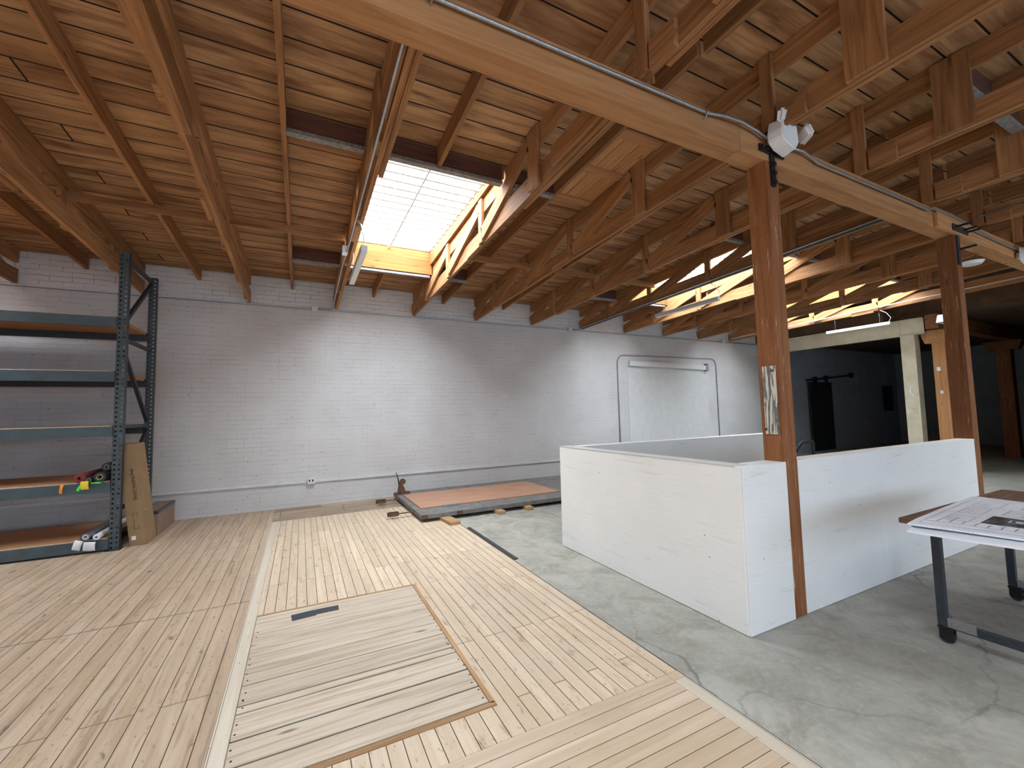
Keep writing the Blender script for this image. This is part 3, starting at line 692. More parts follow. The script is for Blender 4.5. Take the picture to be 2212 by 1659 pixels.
for dx, z in ((7.07, 3.775), (7.30, 3.775), (7.40, 3.765), (7.22, 3.53)): cyl('bolt', (dx, 1.90, z), (dx, 2.04, z), .013, 'iron', t2, 8)

# conduit along the beam, with straps
pts = [(-4.0, 2.045, 3.875), (.77, 2.045, 3.872), (2.73, 2.045, 3.885), (2.9, 2.03, 3.905), (3.1, 2.025, 3.915), (3.3, 2.03, 3.90), (3.42, 2.03, 3.87)]
t = empty('electrical_conduit', (0, 2.05, 3.87), 'bright grey metal conduit running along the long beam left of the emergency light', 'conduit')
tube('pipe', pts, .0125, 'galv', t, 10)
for x in (.60, 2.71):
    bm = bmesh.new(); c = parent_loc(t); add_tube(bm, [Vector(p)-c for p in ((x, 2.066, 3.845), (x, 2.04, 3.85), (x, 2.026, 3.875), (x, 2.04, 3.898), (x, 2.066, 3.90))], .006, 6); mesh_obj('clamp', bm, 'galv', t)
t = empty('electrical_conduit', (3.7, 2.05, 3.86), 'grey metal conduit running along the long beam right of the emergency light', 'conduit')
tube('pipe', [(3.68, 2.03, 3.87), (3.95, 2.03, 3.90), (4.2, 2.045, 3.862), (6.4, 2.045, 3.868), (6.5, 2.02, 3.90), (6.9, 2.015, 3.90), (7.45, 2.02, 3.885), (7.62, 2.045, 3.86), (9.2, 2.045, 3.84), (13.8, 2.045, 3.84)], .0125, 'galv', t, 10)

# emergency lights
def emergency(x, y, z, label, s=1):
    t = empty('emergency_light', (x, y, z), label, 'emergency light')
    prof = [(-.13, .02), (-.10, .125), (.02, .15), (.115, .10), (.13, -.06), (.07, -.13), (-.06, -.10), (-.125, -.05)]
    bm = bmesh.new()
    lo = [bm.verts.new((px_*s, .025*s, pz_*s)) for px_, pz_ in prof]; hi = [bm.verts.new((px_*.86*s, -.09*s, pz_*.86*s)) for px_, pz_ in prof]
    bm.faces.new(lo); bm.faces.new(hi[::-1])
    for i in range(8): bm.faces.new((lo[i], lo[(i+1) % 8], hi[(i+1) % 8], hi[i]))
    bmesh.ops.bevel(bm, geom=bm.edges[:], offset=.008*s, segments=2, affect='EDGES'); mesh_obj('housing', bm, 'white', t)
    box('junction_box', Vector((x-.06*s, y+.026*s, z-.035*s)), Vector((x+.08*s, y+.069*s, z+.06*s)), 'whitepaint', t)
    for k, (dx, dz, ax) in enumerate(((-.045, .13, (-.35, -.75, -.25)), (.19, .04, (.75, -.5, .35)))):
        h = empty('lamp_head', (0, 0, 0)); h.parent = t
        bm = bmesh.new(); q = Vector(ax).to_track_quat('Z', 'Y').to_matrix().to_4x4()
        bmesh.ops.create_cube(bm, size=1, matrix=Matrix.Diagonal((.17*s, .115*s, .05*s, 1)))
        bmesh.ops.bevel(bm, geom=bm.edges[:], offset=.022*s, segments=3, affect='EDGES')
        bm.transform(Matrix.Translation((dx*s, -.10*s, dz*s)) @ q)
        C.objects.unlink(h); bpy.data.objects.remove(h)
        mesh_obj('lamp_head', bm, 'white', t)
    return t
emergency(3.55, 1.998, 3.875, 'white two headed emergency light mounted on the long beam above the nearest post')
emergency(9.32, 1.998, 3.74, 'white emergency light cut by the right edge of the picture', .9)
t = tag(cyl('smoke_detector', (8.43, 2.285, 3.62), (8.43, 2.285, 3.58), .13, 'white', None, 24, .10), 'round white disc fixture hanging right of the second post', 'ceiling disc')
tube('hanger_rod', [Vector((0, 0, 0))+Vector((8.43, 2.285, 3.62)), (8.43, 2.225, 3.73)], .006, 'darksteel', t).matrix_parent_inverse = Matrix()
for ch in t.children: ch.location = (0, 0, 0)

# hanging tube lights
def tube_light(x, y0, y1, z, label, cordz):
    t = empty('tube_light', (x, (y0+y1)/2, z), label, 'tube light', 'hanging linear tube lights')
    box('housing', (x-.035, y0, z), (x+.035, y1, z+.065), 'whitepaint', t, .003)
    l_ = box('diffuser', (x-.03, y0+.01, z-.006), (x+.03, y1-.01, z), 'white', t)
    for yy in (y0+.2, y1-.2): tube('hanger_wire', [(x, yy, z+.065), (x, yy, cordz)], .0025, 'galv', t, 5)
    tube('power_cord', [(x, y0+.03, z+.06), (x-.01, y0-.02, z+.15), (x-.03, y0+.05, cordz-.08), (x-.04, y0+.16, cordz)], .006, 'white', t, 6)
    return t
tube_light(.60, 4.72, 6.02, 3.45, 'white box tube light hanging under the truss left of the skylight', 3.84)
tube_light(6.45, 4.80, 6.25, 3.51, 'grey looking tube light hanging in front of the middle skylight', 3.86)
tube_light(12.26, 4.72, 6.05, 3.50, 'bright white tube light hanging near the beige steel beam', 3.86)
# truss conduits
t = empty('electrical_conduit', (.55, 8.7, 3.75), 'thin grey conduit along the truss left of the skylight, down to the ledge', 'conduit')
tube('pipe', [(.535, 2.25, 3.925), (.525, 5.5, 3.83), (.505, 6.3, 3.80), (.515, 8.1, 3.74), (.53, 8.70, 3.74), (.50, 8.80, 3.735), (.40, 8.81, 3.73), (.25, 8.81, 3.73)], .011, 'galv', t, 8)
tag(box('junction_box', (.465, 5.80, 3.80), (.53, 5.92, 3.90), 'white', None, .006), 'small white junction box on the conduit truss beside the skylight', 'junction box')
t = empty('strut_channel', (6.40, 5, 3.8), 'long grey strut channel under the truss over the near hanging tube light', 'strut channel')
bar('channel', (6.40, 2.3, 3.925), (6.40, 8.7, 3.735), .035, .025, 'strut', t)
tube('pipe', [(6.35, 2.3, 3.94), (6.35, 8.55, 3.755), (6.35, 8.80, 3.73), (6.1, 8.81, 3.73)], .011, 'galv', t, 8)
t = empty('electrical_conduit', (12.2, 5, 3.9), 'white conduit along the lit far truss above the bright tube light', 'conduit')
tube('pipe', [(12.17, 2.3, 4.0), (12.17, 5.0, 3.93), (12.17, 8.75, 3.81)], .014, 'white', t, 8)
t = empty('electrical_conduit', (7.86, 1, 4.0), 'thin pale conduit along the camera side truss near the second post', 'conduit')
tube('pipe', [(7.83, 2.02, 4.05), (7.83, -3, 4.05)], .012, 'galv', t, 8)

# ------------------------------------------------------------------ things on the back wall
t = empty('wall_conduit', (0, YW, 3.715), 'white painted conduit running along the ledge at the top of the brick wall', 'conduit')
tube('pipe', [(-7.5, YW-.006, 3.712), (13.6, YW-.006, 3.712)], .012, 'seam', t, 8)
for i, (x, z, lab) in enumerate(((.216, 3.72, 'white junction box on the wall ledge left of the conduit truss'), (6.10, 3.72, 'white junction box on the wall ledge near the middle of the wall'), (11.9, 3.73, 'white junction box on the wall ledge near the nearest post'))):
    tag(box('junction_box', (x-.055, YW-.05, z-.055), (x+.055, YW-.0005, z+.055), 'whitepaint', None, .004), lab, 'junction box')
t = empty('wall_raceway', (0, YW, .46), 'white painted metal raceway running low along the brick wall', 'raceway')
box('rail', (XL+.1, YW-.032, .435), (6.9, YW-.0005, .480), 'whitepaint', t, .003)
t = empty('outlet_box', (.178, YW, .475), 'white double outlet box on the low wall raceway', 'outlet')
box('cover_plate', (.115, YW-.07, .41), (.245, YW-.033, .535), 'whitepaint', t, .005)
for dx in (.152, .205): box('socket', (dx-.012, YW-.0735, .455), (dx+.012, YW-.0695, .495), 'ink', t, .003)
t = empty('wall_conduit', (7.6, YW, 0), 'painted conduit bent into a tall rounded frame on the far brick wall', 'conduit')
R_ = .22; P = [(7.60, YW-.018, .0)]; P += [(7.60, YW-.018, 2.9)]
P += [tuple(v) for v in arc((7.60+R_, YW-.018, 3.13-R_), R_, math.pi, math.pi/2, 6)]
P += [tuple(v) for v in arc((11.52-R_, YW-.018, 3.16-R_), R_, math.pi/2, 0, 6)] + [(11.52, YW-.018, 0)]
tube('pipe', P, .017, 'seam', t, 8)
t = empty('door_track', (9.5, YW, 2.88), 'old white painted sliding door track on the far brick wall', 'track')
bar('rail', (7.98, YW-.06, 2.91), (11.02, YW-.06, 2.865), .07, .13, 'whitepaint', t)
box('end_stop', (10.98, YW-.12, 2.76), (11.07, YW-.012, 2.99), 'seam', t, .01)
t = tag(box('wall_bracket', (-2.36, YW-.0, 4.0), (-2.30, YW+.03, 4.05), 'rust'), 'x', 'bracket'); bpy.data.objects.remove(t)

# ------------------------------------------------------------------ pallet rack
RYF, RYB = 7.26, 8.47
t = empty('pallet_rack', (-2.14, RYF, ZF), 'tall blue grey steel pallet rack with five board shelves at the left', 'rack')
def upright(x, y, face):
    z1 = 3.93
    # plate facing the room, local origin on the plate centre so that the holes follow it
    bm = bmesh.new(); add_box(bm, (-.05, 0, 0), (.05, .003, z1)); pl = mesh_obj('upright', bm, 'perf', t); pl.location = Vector((x, y, 0))-Vector((-2.14, RYF, 0))
    bm = bmesh.new()
    for s in (-1, 1):
        add_box(bm, (s*.05-.0015, .0, 0), (s*.05+.0015, .072, z1)); add_box(bm, (s*.05-(.022 if s > 0 else 0), .070, 0), (s*.05+(.022 if s < 0 else 0), .073, z1))
    mesh_obj('flange', bm, 'rack', pl)
    bm = bmesh.new(); add_box(bm, (-.075, -.045, 0), (.075, .10, .008)); mesh_obj('base_plate', bm, 'darksteel', pl)
for x in (-2.14, -5.30):
    upright(x, RYF, 1); upright(x, RYB, 1)
    for (ya, za), (yb, zb) in ((( 7.36, 3.86), (8.45, 3.86)), ((8.43, 3.80), (7.38, 2.99)), ((7.36, 2.76), (8.45, 2.76)), ((7.38, 2.60), (8.43, 1.66)), ((7.36, 1.585), (8.45, 1.585)), ((8.43, 1.50), (7.38, .66)), ((7.36, .50), (8.45, .50))):
        bar('brace', (x-.012, ya, za), (x-.012, yb, zb), .045, .045, 'darksteel', t)
for z in (3.03, 2.306, 1.590, .880, .160):
    for yy, mt in ((RYF-.006, 'rackbeam'), (RYB-.02, 'rack')):
        b = empty('x', (0, 0, 0)); bpy.data.objects.remove(b)
        prof = [(yy-.022, z-.13), (yy+.028, z-.13), (yy+.028, z-.035), (yy+.003, z-.035), (yy+.003, z), (yy-.022, z)] if yy < 8 else [(yy-.028, z-.13), (yy+.022, z-.13), (yy+.022, z), (yy-.003, z), (yy-.003, z-.035), (yy-.028, z-.035)]
        prism('beam', prof, 'X', -5.25, -2.19, mt, t)
    sh = box('shelf_board', (-5.24, RYF+.001, z-.034), (-2.20, RYB-.026, z+.012), 'particle', t)
    box('board_edge', (-5.24, RYF-.006, z+.0005), (-2.22, RYF+.0005, z+.013), 'edge', sh)

# rolls on the fourth shelf
def roll(name, p0, p1, R, r, mat, label, cat, group, coremat='core', wrap=False, tags=()):
    p0, p1 = Vector(p0), Vector(p1); t = empty(name, p0, label, cat, group); d = (p1-p0).normalized(); q = d.to_track_quat('Z', 'Y').to_matrix().to_4x4()
    def ring(nm, ro, ri, L0, L1, mt, spiral=False):
        bm = bmesh.new(); N = 28
        vs = []
        for L in (L0, L1):
            vs.append(([bm.verts.new(q @ Vector((ro*math.cos(2*math.pi*k/N), ro*math.sin(2*math.pi*k/N), L))) for k in range(N)], [bm.verts.new(q @ Vector((ri*math.cos(2*math.pi*k/N), ri*math.sin(2*math.pi*k/N), L))) for k in range(N)]))
        for k in range(N):
            j = (k+1) % N
            bm.faces.new((vs[0][0][k], vs[0][0][j], vs[1][0][j], vs[1][0][k])); bm.faces.new((vs[0][1][k], vs[1][1][k], vs[1][1][j], vs[0][1][j]))
            bm.faces.new((vs[0][0][k], vs[0][1][k], vs[0][1][j], vs[0][0][j])); bm.faces.new((vs[1][0][k], vs[1][0][j], vs[1][1][j], vs[1][1][k]))
        return mesh_obj(nm, bm, mt, t, False)
    L = (p1-p0).length
    ring('sheet', R, r, 0, L, mat); ring('core', r, r*.72, -.008, L, coremat)
    if wrap: ring('wrapping', R+.012, R+.009, -.05, L, 'wrap')
    for (dx, dz, w_, h_, mt, rot) in tags:
        bm = bmesh.new(); Rm = Matrix.Rotation(rot, 4, 'Y'); rows = []
        for k in range(8):
            f = k/7-.5; yy = -.02*math.sin((f+.5)*2.4)*(h_/.1)
            rows.append([bm.verts.new(Rm @ Vector((sx_*w_/2, yy+dy, f*h_))) for sx_, dy in ((-1, 0), (1, -.004), (1, -.0055), (-1, -.0015))])
        for a, b in zip(rows[:-1], rows[1:]):
            for q in range(4): bm.faces.new((a[q], a[(q+1) % 4], b[(q+1) % 4], b[q]))
        bm.faces.new(rows[0]); bm.faces.new(rows[-1][::-1])
        o = mesh_obj('tag', bm, mt, t, True); o.location = (dx, -.03, dz)
    return t
zs = .893
G1 = 'rolls of sheet goods on the fourth rack shelf'
roll('fabric_roll', (-2.475, 7.20, zs+.060), (-2.475, 8.36, zs+.060), .058, .022, 'redmesh', 'dark red roll with orange and green tags lying on the rack shelf', 'roll', G1, 'redmesh', False, ((-.145, -.115, .03, .11, 'tag_o', .15), (.03, -.10, .035, .12, 'tag_g', .55)))
roll('vinyl_roll', (-2.378, 7.17, zs+.036), (-2.378, 8.30, zs+.036), .033, .02, 'blackroll', 'thin black roll with a yellow tag on the rack shelf', 'roll', G1, 'core', False, ((-.02, -.06, .075, .105, 'tag_y', -.02),))
roll('vinyl_roll', (-2.28, 7.19, zs+.062), (-2.28, 8.36, zs+.062), .060, .034, 'blackroll', 'thick black roll showing its cardboard core, on the rack shelf', 'roll', G1)
roll('vinyl_roll', (-2.262, 7.33, zs+.174), (-2.262, 8.36, zs+.174), .052, .025, 'blackroll', 'black roll lying on top of the thick roll on the rack shelf', 'roll', G1)
tag(box('green_tag', (-2.37, 7.205, zs-.020), (-2.27, 7.222, zs-.001), 'tag_g'), 'bright green tag peeking over the rack beam under the black rolls', 'tag')
zs = .172; G2 = 'clear wrapped white tubes on the bottom rack shelf'
roll('wrapped_tube', (-2.392, 7.20, zs+.052), (-2.392, 8.3, zs+.052), .036, .024, 'paper', 'white tube in loose clear plastic on the bottom rack shelf', 'tube', G2, 'paper', True, ((-.06, -.085, .08, .12, 'paper', .3), (.03, -.11, .075, .11, 'paper', .1)))
roll('wrapped_tube', (-2.285, 7.18, zs+.040), (-2.285, 8.3, zs+.040), .036, .022, 'paper', 'white tube beside the upright post on the bottom rack shelf', 'tube', G2, 'paper', False, ((-.03, -.10, .075, .11, 'paper', .05),))

# ------------------------------------------------------------------ cardboard boxes
bx = empty('cardboard_box', (-1.90, 7.37, ZF), 'tall narrow brown cardboard box marked Electric Standing Desk, leaning on the rack', 'cardboard box')
# corners of the base and of the top (leaning back and to the left)
b0 = [Vector(p) for p in ((-2.012, 7.366, ZF), (-1.837, 7.376, ZF), (-1.822, 7.752, ZF), (-1.99, 7.75, ZF))]
ldir = Vector((-.175, .02, 1.345))
bm = bmesh.new(); c = Vector((-1.90, 7.37, ZF))
lo = [bm.verts.new(v-c) for v in b0]; hi = [bm.verts.new(v-c+ldir) for i, v in enumerate(b0)]
bm.faces.new(lo); bm.faces.new(hi[::-1])
for i in range(4): bm.faces.new((lo[i], lo[(i+1) % 4], hi[(i+1) % 4], hi[i]))
bmesh.ops.bevel(bm, geom=bm.edges[:], offset=.006, segments=2, affect='EDGES'); mesh_obj('carton', bm, 'card', bx)
# the writing: runs up the front face
fx = (b0[1]-b0[0]).normalized(); fz = ldir.normalized(); fn = fx.cross(fz).normalized()   # facing -y
if fn.y > 0: fn = -fn
def face_m(u, v):   # text x along the box height, text y to the left
    yv = fn.cross(fz).normalized(); m = Matrix((fz, yv, fn)).transposed().to_4x4(); m.translation = (b0[0]-c)+fx*u+fz*v+fn*.0012; return m
tx = text_obj('lettering', 'Electric Standing Desk', .047, 'ink', bx, face_m(.130, .60), .0006, .0007); tx['label'] = 'black printed words Electric Standing Desk'
def mark(pts, wd=.004):
    bm = bmesh.new()
    for (u0, v0), (u1, v1) in pts:
        a = (b0[0]-c)+fx*u0+fz*v0+fn*.0012; b = (b0[0]-c)+fx*u1+fz*v1+fn*.0012; add_tube(bm, [a, b], wd/2, 4)
    return mesh_obj('printed_drawing', bm, 'ink', bx)
mark([((.142, .60), (.142, .86)), ((.075, .20), (.075, .44)), ((.075, .22), (.12, .22)), ((.075, .42), (.12, .42)), ((.12, .22), (.12, .26)), ((.12, .38), (.12, .44)), ((.055, .24), (.075, .24)), ((.055, .40), (.075, .40))], .003)
lb = bar('sticker', b0[0]+fx*.03+fz*.10+fn*.001, b0[0]+fx*.075+fz*.10+fn*.001, .002, .05, 'paper', bx, up=tuple(fz)); lb['label'] = 'small white sticker'
lb = bar('sticker', b0[1]+Vector((-.055, .10, .42)), b0[1]+Vector((-.0535, .14, .42)), .002, .06, 'paper', bx)
t = empty('cardboard_box', (-1.95, 8.2, ZF), 'low wide brown cardboard box with black taped edges on the floor behind the rack', 'cardboard box')
box('carton', (-2.055, 7.80, ZF), (-1.825, 8.69, .355), 'card2', t, .005)
lb = box('tape', (-2.059, 7.796, .315), (-1.821, 8.694, .357), 'tape', t); lb['label'] = 'black tape around the top edge'
box('lid', (-2.035, 7.83, .353), (-1.85, 8.66, .360), 'card2', t)

# ------------------------------------------------------------------ metal clad slab on blocks
t = empty('metal_door_leaf', (3.5, 7.5, .055), 'grey metal clad sliding door lying flat on wood blocks by the wall', 'door leaf')
SZ0, SZ1 = .056, .122
box('panel', (1.65, 6.47, SZ0), (6.9, 8.64, SZ1), 'slab', t, .004)
for x in (1.65, 2.22): lb = box('patch', (x-.002, 6.465, SZ0+.004), (x+.10, 6.4705, SZ1-.002), 'rust', t)
bm = bmesh.new(); c = parent_loc(t)
for x in (2.73, 4.6): add_box(bm, Vector((x, 6.468, SZ1-.001))-c, Vector((x+.006, 8.64, SZ1+.0015))-c)
add_box(bm, Vector((1.66, 8.25, SZ1-.001))-c, Vector((6.9, 8.255, SZ1+.0015))-c); mesh_obj('seam', bm, 'ink', t)
for y in (6.98, 8.12):
    hb = box('hanger_arm', (1.38, y-.02, .070), (1.65, y+.02, .082), 'rust', t); hb['label'] = 'iron roller hanger arm'
    bm = bmesh.new(); N = 22; ring = []
    for k in range(N):
        a = 2*math.pi*k/N + .45; 
        if k > N-4: continue
        ex_, ey_ = .095*math.copysign(abs(math.cos(a))**.7, math.cos(a)), .058*math.copysign(abs(math.sin(a))**.7, math.sin(a))
        ring.append([bm.verts.new(Vector((1.33+ex_*f, y+ey_*f, z))-c) for f, z in ((1, .05), (1, .105), (.84, .105), (.84, .05))])
    for a, b in zip(ring[:-1], ring[1:]):
        for q in range(4): bm.faces.new((a[q], a[(q+1) % 4], b[(q+1) % 4], b[q]))
    mesh_obj('roller_strap', bm, 'rust', t)
    cyl('roller', (1.33, y, .055), (1.33, y, .09), .034, 'iron', t, 16)
tag(box('plywood_sheet', (1.75, 6.90, SZ1+.002), (4.42, 8.24, SZ1+.0145), 'lam'), 'reddish brown plywood sheet lying on the grey metal door leaf', 'plywood sheet')
tag(box('metal_channel', (2.10, 6.84, SZ1+.0005), (2.42, 6.895, SZ1+.03), 'galv', None, .003), 'short grey metal channel lying beside the plywood sheet', 'metal piece')
for (x0, x1, y0, y1), lab, rz in (((1.96, 2.12, 6.09, 6.62), 'large pale wood block under the near edge of the metal door leaf', .10), ((2.88, 3.00, 6.33, 6.62), 'small wood block, left of two, under the metal door leaf edge', .06), ((3.42, 3.54, 6.34, 6.60), 'small wood block, right of two, under the metal door leaf edge', -.04), ((1.8, 1.9, 8.2, 8.5), 'wood block under the wall side edge of the metal door leaf', 0), ((5.2, 5.3, 6.6, 6.9), 'wood block under the metal door leaf hidden behind the partition', 0)):
    o = box('wood_block', (x0, y0, ZF if x0 < 2.1 else .0005), (x1, y1, SZ0-.001), 'block', None, .003); o.rotation_euler.z = rz; tag(o, lab, 'wood block', 'blocks under the metal door leaf')
# rusty hardware standing on the slab corner
t = empty('rusty_roller', (1.74, 8.42, SZ1), 'rusty iron roller hardware standing on the corner of the metal door leaf', 'door hardware')
c = parent_loc(t)
bm = bmesh.new(); add_box(bm, (-.10, -.10, 0), (.16, .06, .02), .006); add_box(bm, (.02, -.09, .02), (.17, .0, .045), .006); mesh_obj('base_plate', bm, 'rust', t)
bm = bmesh.new()
vs = [(-.06, -.03), (.10, -.03), (.06, .08), (.02, .17), (-.03, .17), (-.045, .08)]
lo = [bm.verts.new((x, -.055, .05+z)) for x, z in vs]; hi = [bm.verts.new((x, .0, .05+z)) for x, z in vs]
bm.faces.new(lo); bm.faces.new(hi[::-1])
for i in range(6): bm.faces.new((lo[i], lo[(i+1) % 6], hi[(i+1) % 6], hi[i]))
mesh_obj('bracket', bm, 'rust', t)
cyl('wheel', Vector((.035, -.07, .24))+c, Vector((.035, -.02, .24))+c, .055, 'rust', t, 18)
cyl('wheel', Vector((.0, -.075, .08))+c, Vector((.0, -.055, .08))+c, .05, 'rust', t, 18)
tube('lever', [Vector((-.03, -.04, .18))+c, Vector((-.05, -.03, .30))+c, Vector((-.085, -.02, .42))+c], [.016, .012, .007], 'darksteel', t, 8)

# ------------------------------------------------------------------ white partition around the stair
PZ = 1.215
t = empty('partition_wall', (2.98, 3.3, 0), 'left low white plywood partition facing the wood floor', 'partition')
bm = bmesh.new(); c = parent_loc(t)
def pan(bm, a, b, bv=.004): add_box(bm, Vector(a)-c, Vector(b)-c, bv)
pan(bm, (2.905, 2.072, .004), (3.055, 4.505, PZ)); mesh_obj('panel', bm, 'ply', t)
bm = bmesh.new(); pan(bm, (2.9, 2.11, PZ), (3.06, 4.51, PZ+.004), .001); mesh_obj('cap', bm, 'whitepaint', t)
t = empty('partition_wall', (3.2, 2.15, 0), 'short low white partition end beside the nearest post', 'partition'); c = parent_loc(t)
bm = bmesh.new(); pan(bm, (2.912, 2.06, .003), (3.455, 2.0715, PZ)); pan(bm, (3.057, 2.072, .003), (3.455, 2.235, PZ-.002)); mesh_obj('panel', bm, 'ply', t)
t = empty('partition_wall', (5.4, 2.15, 0), 'long low white plywood partition between the two timber posts', 'partition'); c = parent_loc(t)
bm = bmesh.new(); pan(bm, (3.626, 2.068, .003), (4.90, 2.22, PZ)); pan(bm, (4.9015, 2.068, .003), (7.185, 2.22, PZ)); mesh_obj('panel', bm, 'ply', t)
t = empty('partition_wall', (5.0, 4.45, 0), 'rear low white partition behind the stair opening', 'partition'); c = parent_loc(t)
bm = bmesh.new(); pan(bm, (3.057, 4.365, .003), (6.95, 4.505, PZ-.002)); mesh_obj('panel', bm, 'ply', t)
t = empty('handrail', (5.2, 2.9, 0), 'dark metal stair handrail end rising behind the white partition', 'handrail')
tube('rail', [(4.55, 2.9, .75), (5.17, 2.9, 1.215), (5.22, 2.9, 1.235), (5.40, 2.9, 1.235), (5.41, 2.9, 1.215), (5.41, 2.9, -.1)], .017, 'iron', t, 8)
tube('baluster', [(4.56, 2.9, .75), (4.56, 2.9, -.6)], .014, 'iron', t, 8)

# ------------------------------------------------------------------ beige steel frame, further posts, dark room
t = empty('steel_frame', (13.62, 4.9, 0), 'beige painted steel column and beam at the far opening', 'steel frame'); c = parent_loc(t)
bm = bmesh.new(); add_box(bm, Vector((13.60, 4.79, 0))-c, Vector((13.62, 5.07, 3.40))-c); add_box(bm, Vector((13.62, 4.79, 0))-c, Vector((13.86, 4.805, 3.40))-c); add_box(bm, Vector((13.62, 5.055, 0))-c, Vector((13.86, 5.07, 3.40))-c); mesh_obj('column', bm, 'beige', t)
bm = bmesh.new(); add_box(bm, Vector((13.61, 4.60, 3.36))-c, Vector((13.625, 8.82, 3.74))-c)
for z in (3.345, 3.735): add_box(bm, Vector((13.57, 4.60, z))-c, Vector((13.72, 8.82, z+.018))-c)
mesh_obj('beam', bm, 'beige', t)
bm = bmesh.new(); add_box(bm, Vector((13.575, 5.06, 3.36))-c, Vector((13.60, 5.075, 3.735))-c); add_box(bm, Vector((13.585, 4.62, 3.39))-c, Vector((13.60, 5.06, 3.405))-c); mesh_obj('stiffener', bm, 'beige', t)
bm = bmesh.new(); mk = [(4.885, 2.12), (4.935, 2.06), (4.955, 1.98), (4.945, 1.89), (4.90, 1.83), (4.87, 1.81)]
add_tube(bm, [Vector((13.597, y, z))-c for y, z in mk], [.008, .013, .015, .014, .012, .008], 6); add_tube(bm, [Vector((13.597, y, z))-c for y, z in ((4.915, 1.85), (4.86, 1.87), (4.81, 1.93))], [.014, .010, .007], 6)
lb = mesh_obj('chalk_mark', bm, 'white', t); lb['label'] = 'white chalk curve on the column'
bm = bmesh.new(); random.seed(9)
for z in (1.52, 1.48, 1.44, 1.40): add_box(bm, Vector((13.5975, 4.83, z))-c, Vector((13.5985, 4.83+.08+.1*random.random(), z+.004))-c)
mesh_obj('pen_scribble', bm, 'ink', t)
t = empty('timber_post', (13.86, 4.42, 0), 'orange timber post with white switch boxes beside the beige steel column', 'post')
bar('shaft', (13.88, 4.42, 0), (13.88, 4.42, 3.10), .24, .24, 'girder', t, up=(0, 1, 0), bevel=.006)
prism('corbel', [(4.18, 3.10), (4.66, 3.10), (4.72, 3.28), (4.72, 3.42), (4.10, 3.42), (4.10, 3.28)], 'X', 13.75, 14.0, 'girder', t, .006)
for y, z, s in ((4.44, 2.46, .05), (4.42, 1.90, .04)): box('switch_box', (13.73, y-s*.7, z-s), (13.76, y+s*.7, z+s), 'white', t, .004)
t = empty('wooden_girder', (18, 4.42, 3.42), 'dark timber beam over the far row of posts', 'beam')
bar('beam', (13.5, 4.42, 3.60), (23.1, 4.42, 3.60), .24, .34, 'post', t)
t = empty('timber_post', (18.6, 4.72, 0), 'dark timber post deep in the unlit room at the right', 'post')
bar('shaft', (18.6, 4.55, 0), (18.6, 4.55, 3.15), .30, .30, 'post', t, up=(0, 1, 0), bevel=.006)
prism('corbel', [(4.25, 3.15), (4.85, 3.15), (4.95, 3.42), (4.15, 3.42)], 'X', 18.45, 18.75, 'post', t)
t = empty('shade_light', (12.4, 3.95, 3.40), 'pale angular lamp housing beside the far orange post', 'lamp')
prism('shade', [(12.05, 3.34), (12.62, 3.34), (12.50, 3.52), (12.15, 3.52)], 'Y', 3.66, 3.88, 'whitepaint', t, .01)
tube('stem', [(12.275, 3.77, 3.52), (12.275, 3.77, 3.898)], .012, 'darksteel', t)
for ch in t.children:
    pass
# sliding fire door and track on the dark wall
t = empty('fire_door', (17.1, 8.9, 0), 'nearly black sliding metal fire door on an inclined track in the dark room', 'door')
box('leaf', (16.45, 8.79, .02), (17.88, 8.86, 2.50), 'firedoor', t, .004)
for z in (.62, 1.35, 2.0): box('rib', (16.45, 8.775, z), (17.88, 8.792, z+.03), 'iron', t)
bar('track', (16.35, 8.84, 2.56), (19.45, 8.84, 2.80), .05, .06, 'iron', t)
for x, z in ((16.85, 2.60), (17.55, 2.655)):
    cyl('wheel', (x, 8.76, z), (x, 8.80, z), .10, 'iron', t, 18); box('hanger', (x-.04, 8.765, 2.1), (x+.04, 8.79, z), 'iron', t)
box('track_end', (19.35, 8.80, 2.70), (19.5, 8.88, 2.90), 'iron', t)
t = empty('breaker_box', (22.2, 8.9, 1.85), 'dark electrical panel with conduits on the dark room wall', 'breaker box')
box('cabinet', (21.9, 8.78, 1.35), (22.5, 8.895, 2.40), 'iron', t, .005)
for x in (22.0, 22.1, 22.3): tube('pipe', [(x, 8.87, 2.40), (x, 8.87, 3.78)], .022, 'seam', t, 8)
bm = bmesh.new(); 
for a, b in (((15.9, 8.885, 3.05), (20.2, 8.899, 3.065)), ((20.0, 8.885, 1.6), (20.012, 8.899, 3.7)), ((19.9, 8.885, .95), (22.9, 8.899, .96))): add_box(bm, a, b)
struct('trim_2', mesh_obj('trim_2', bm, 'seam'))

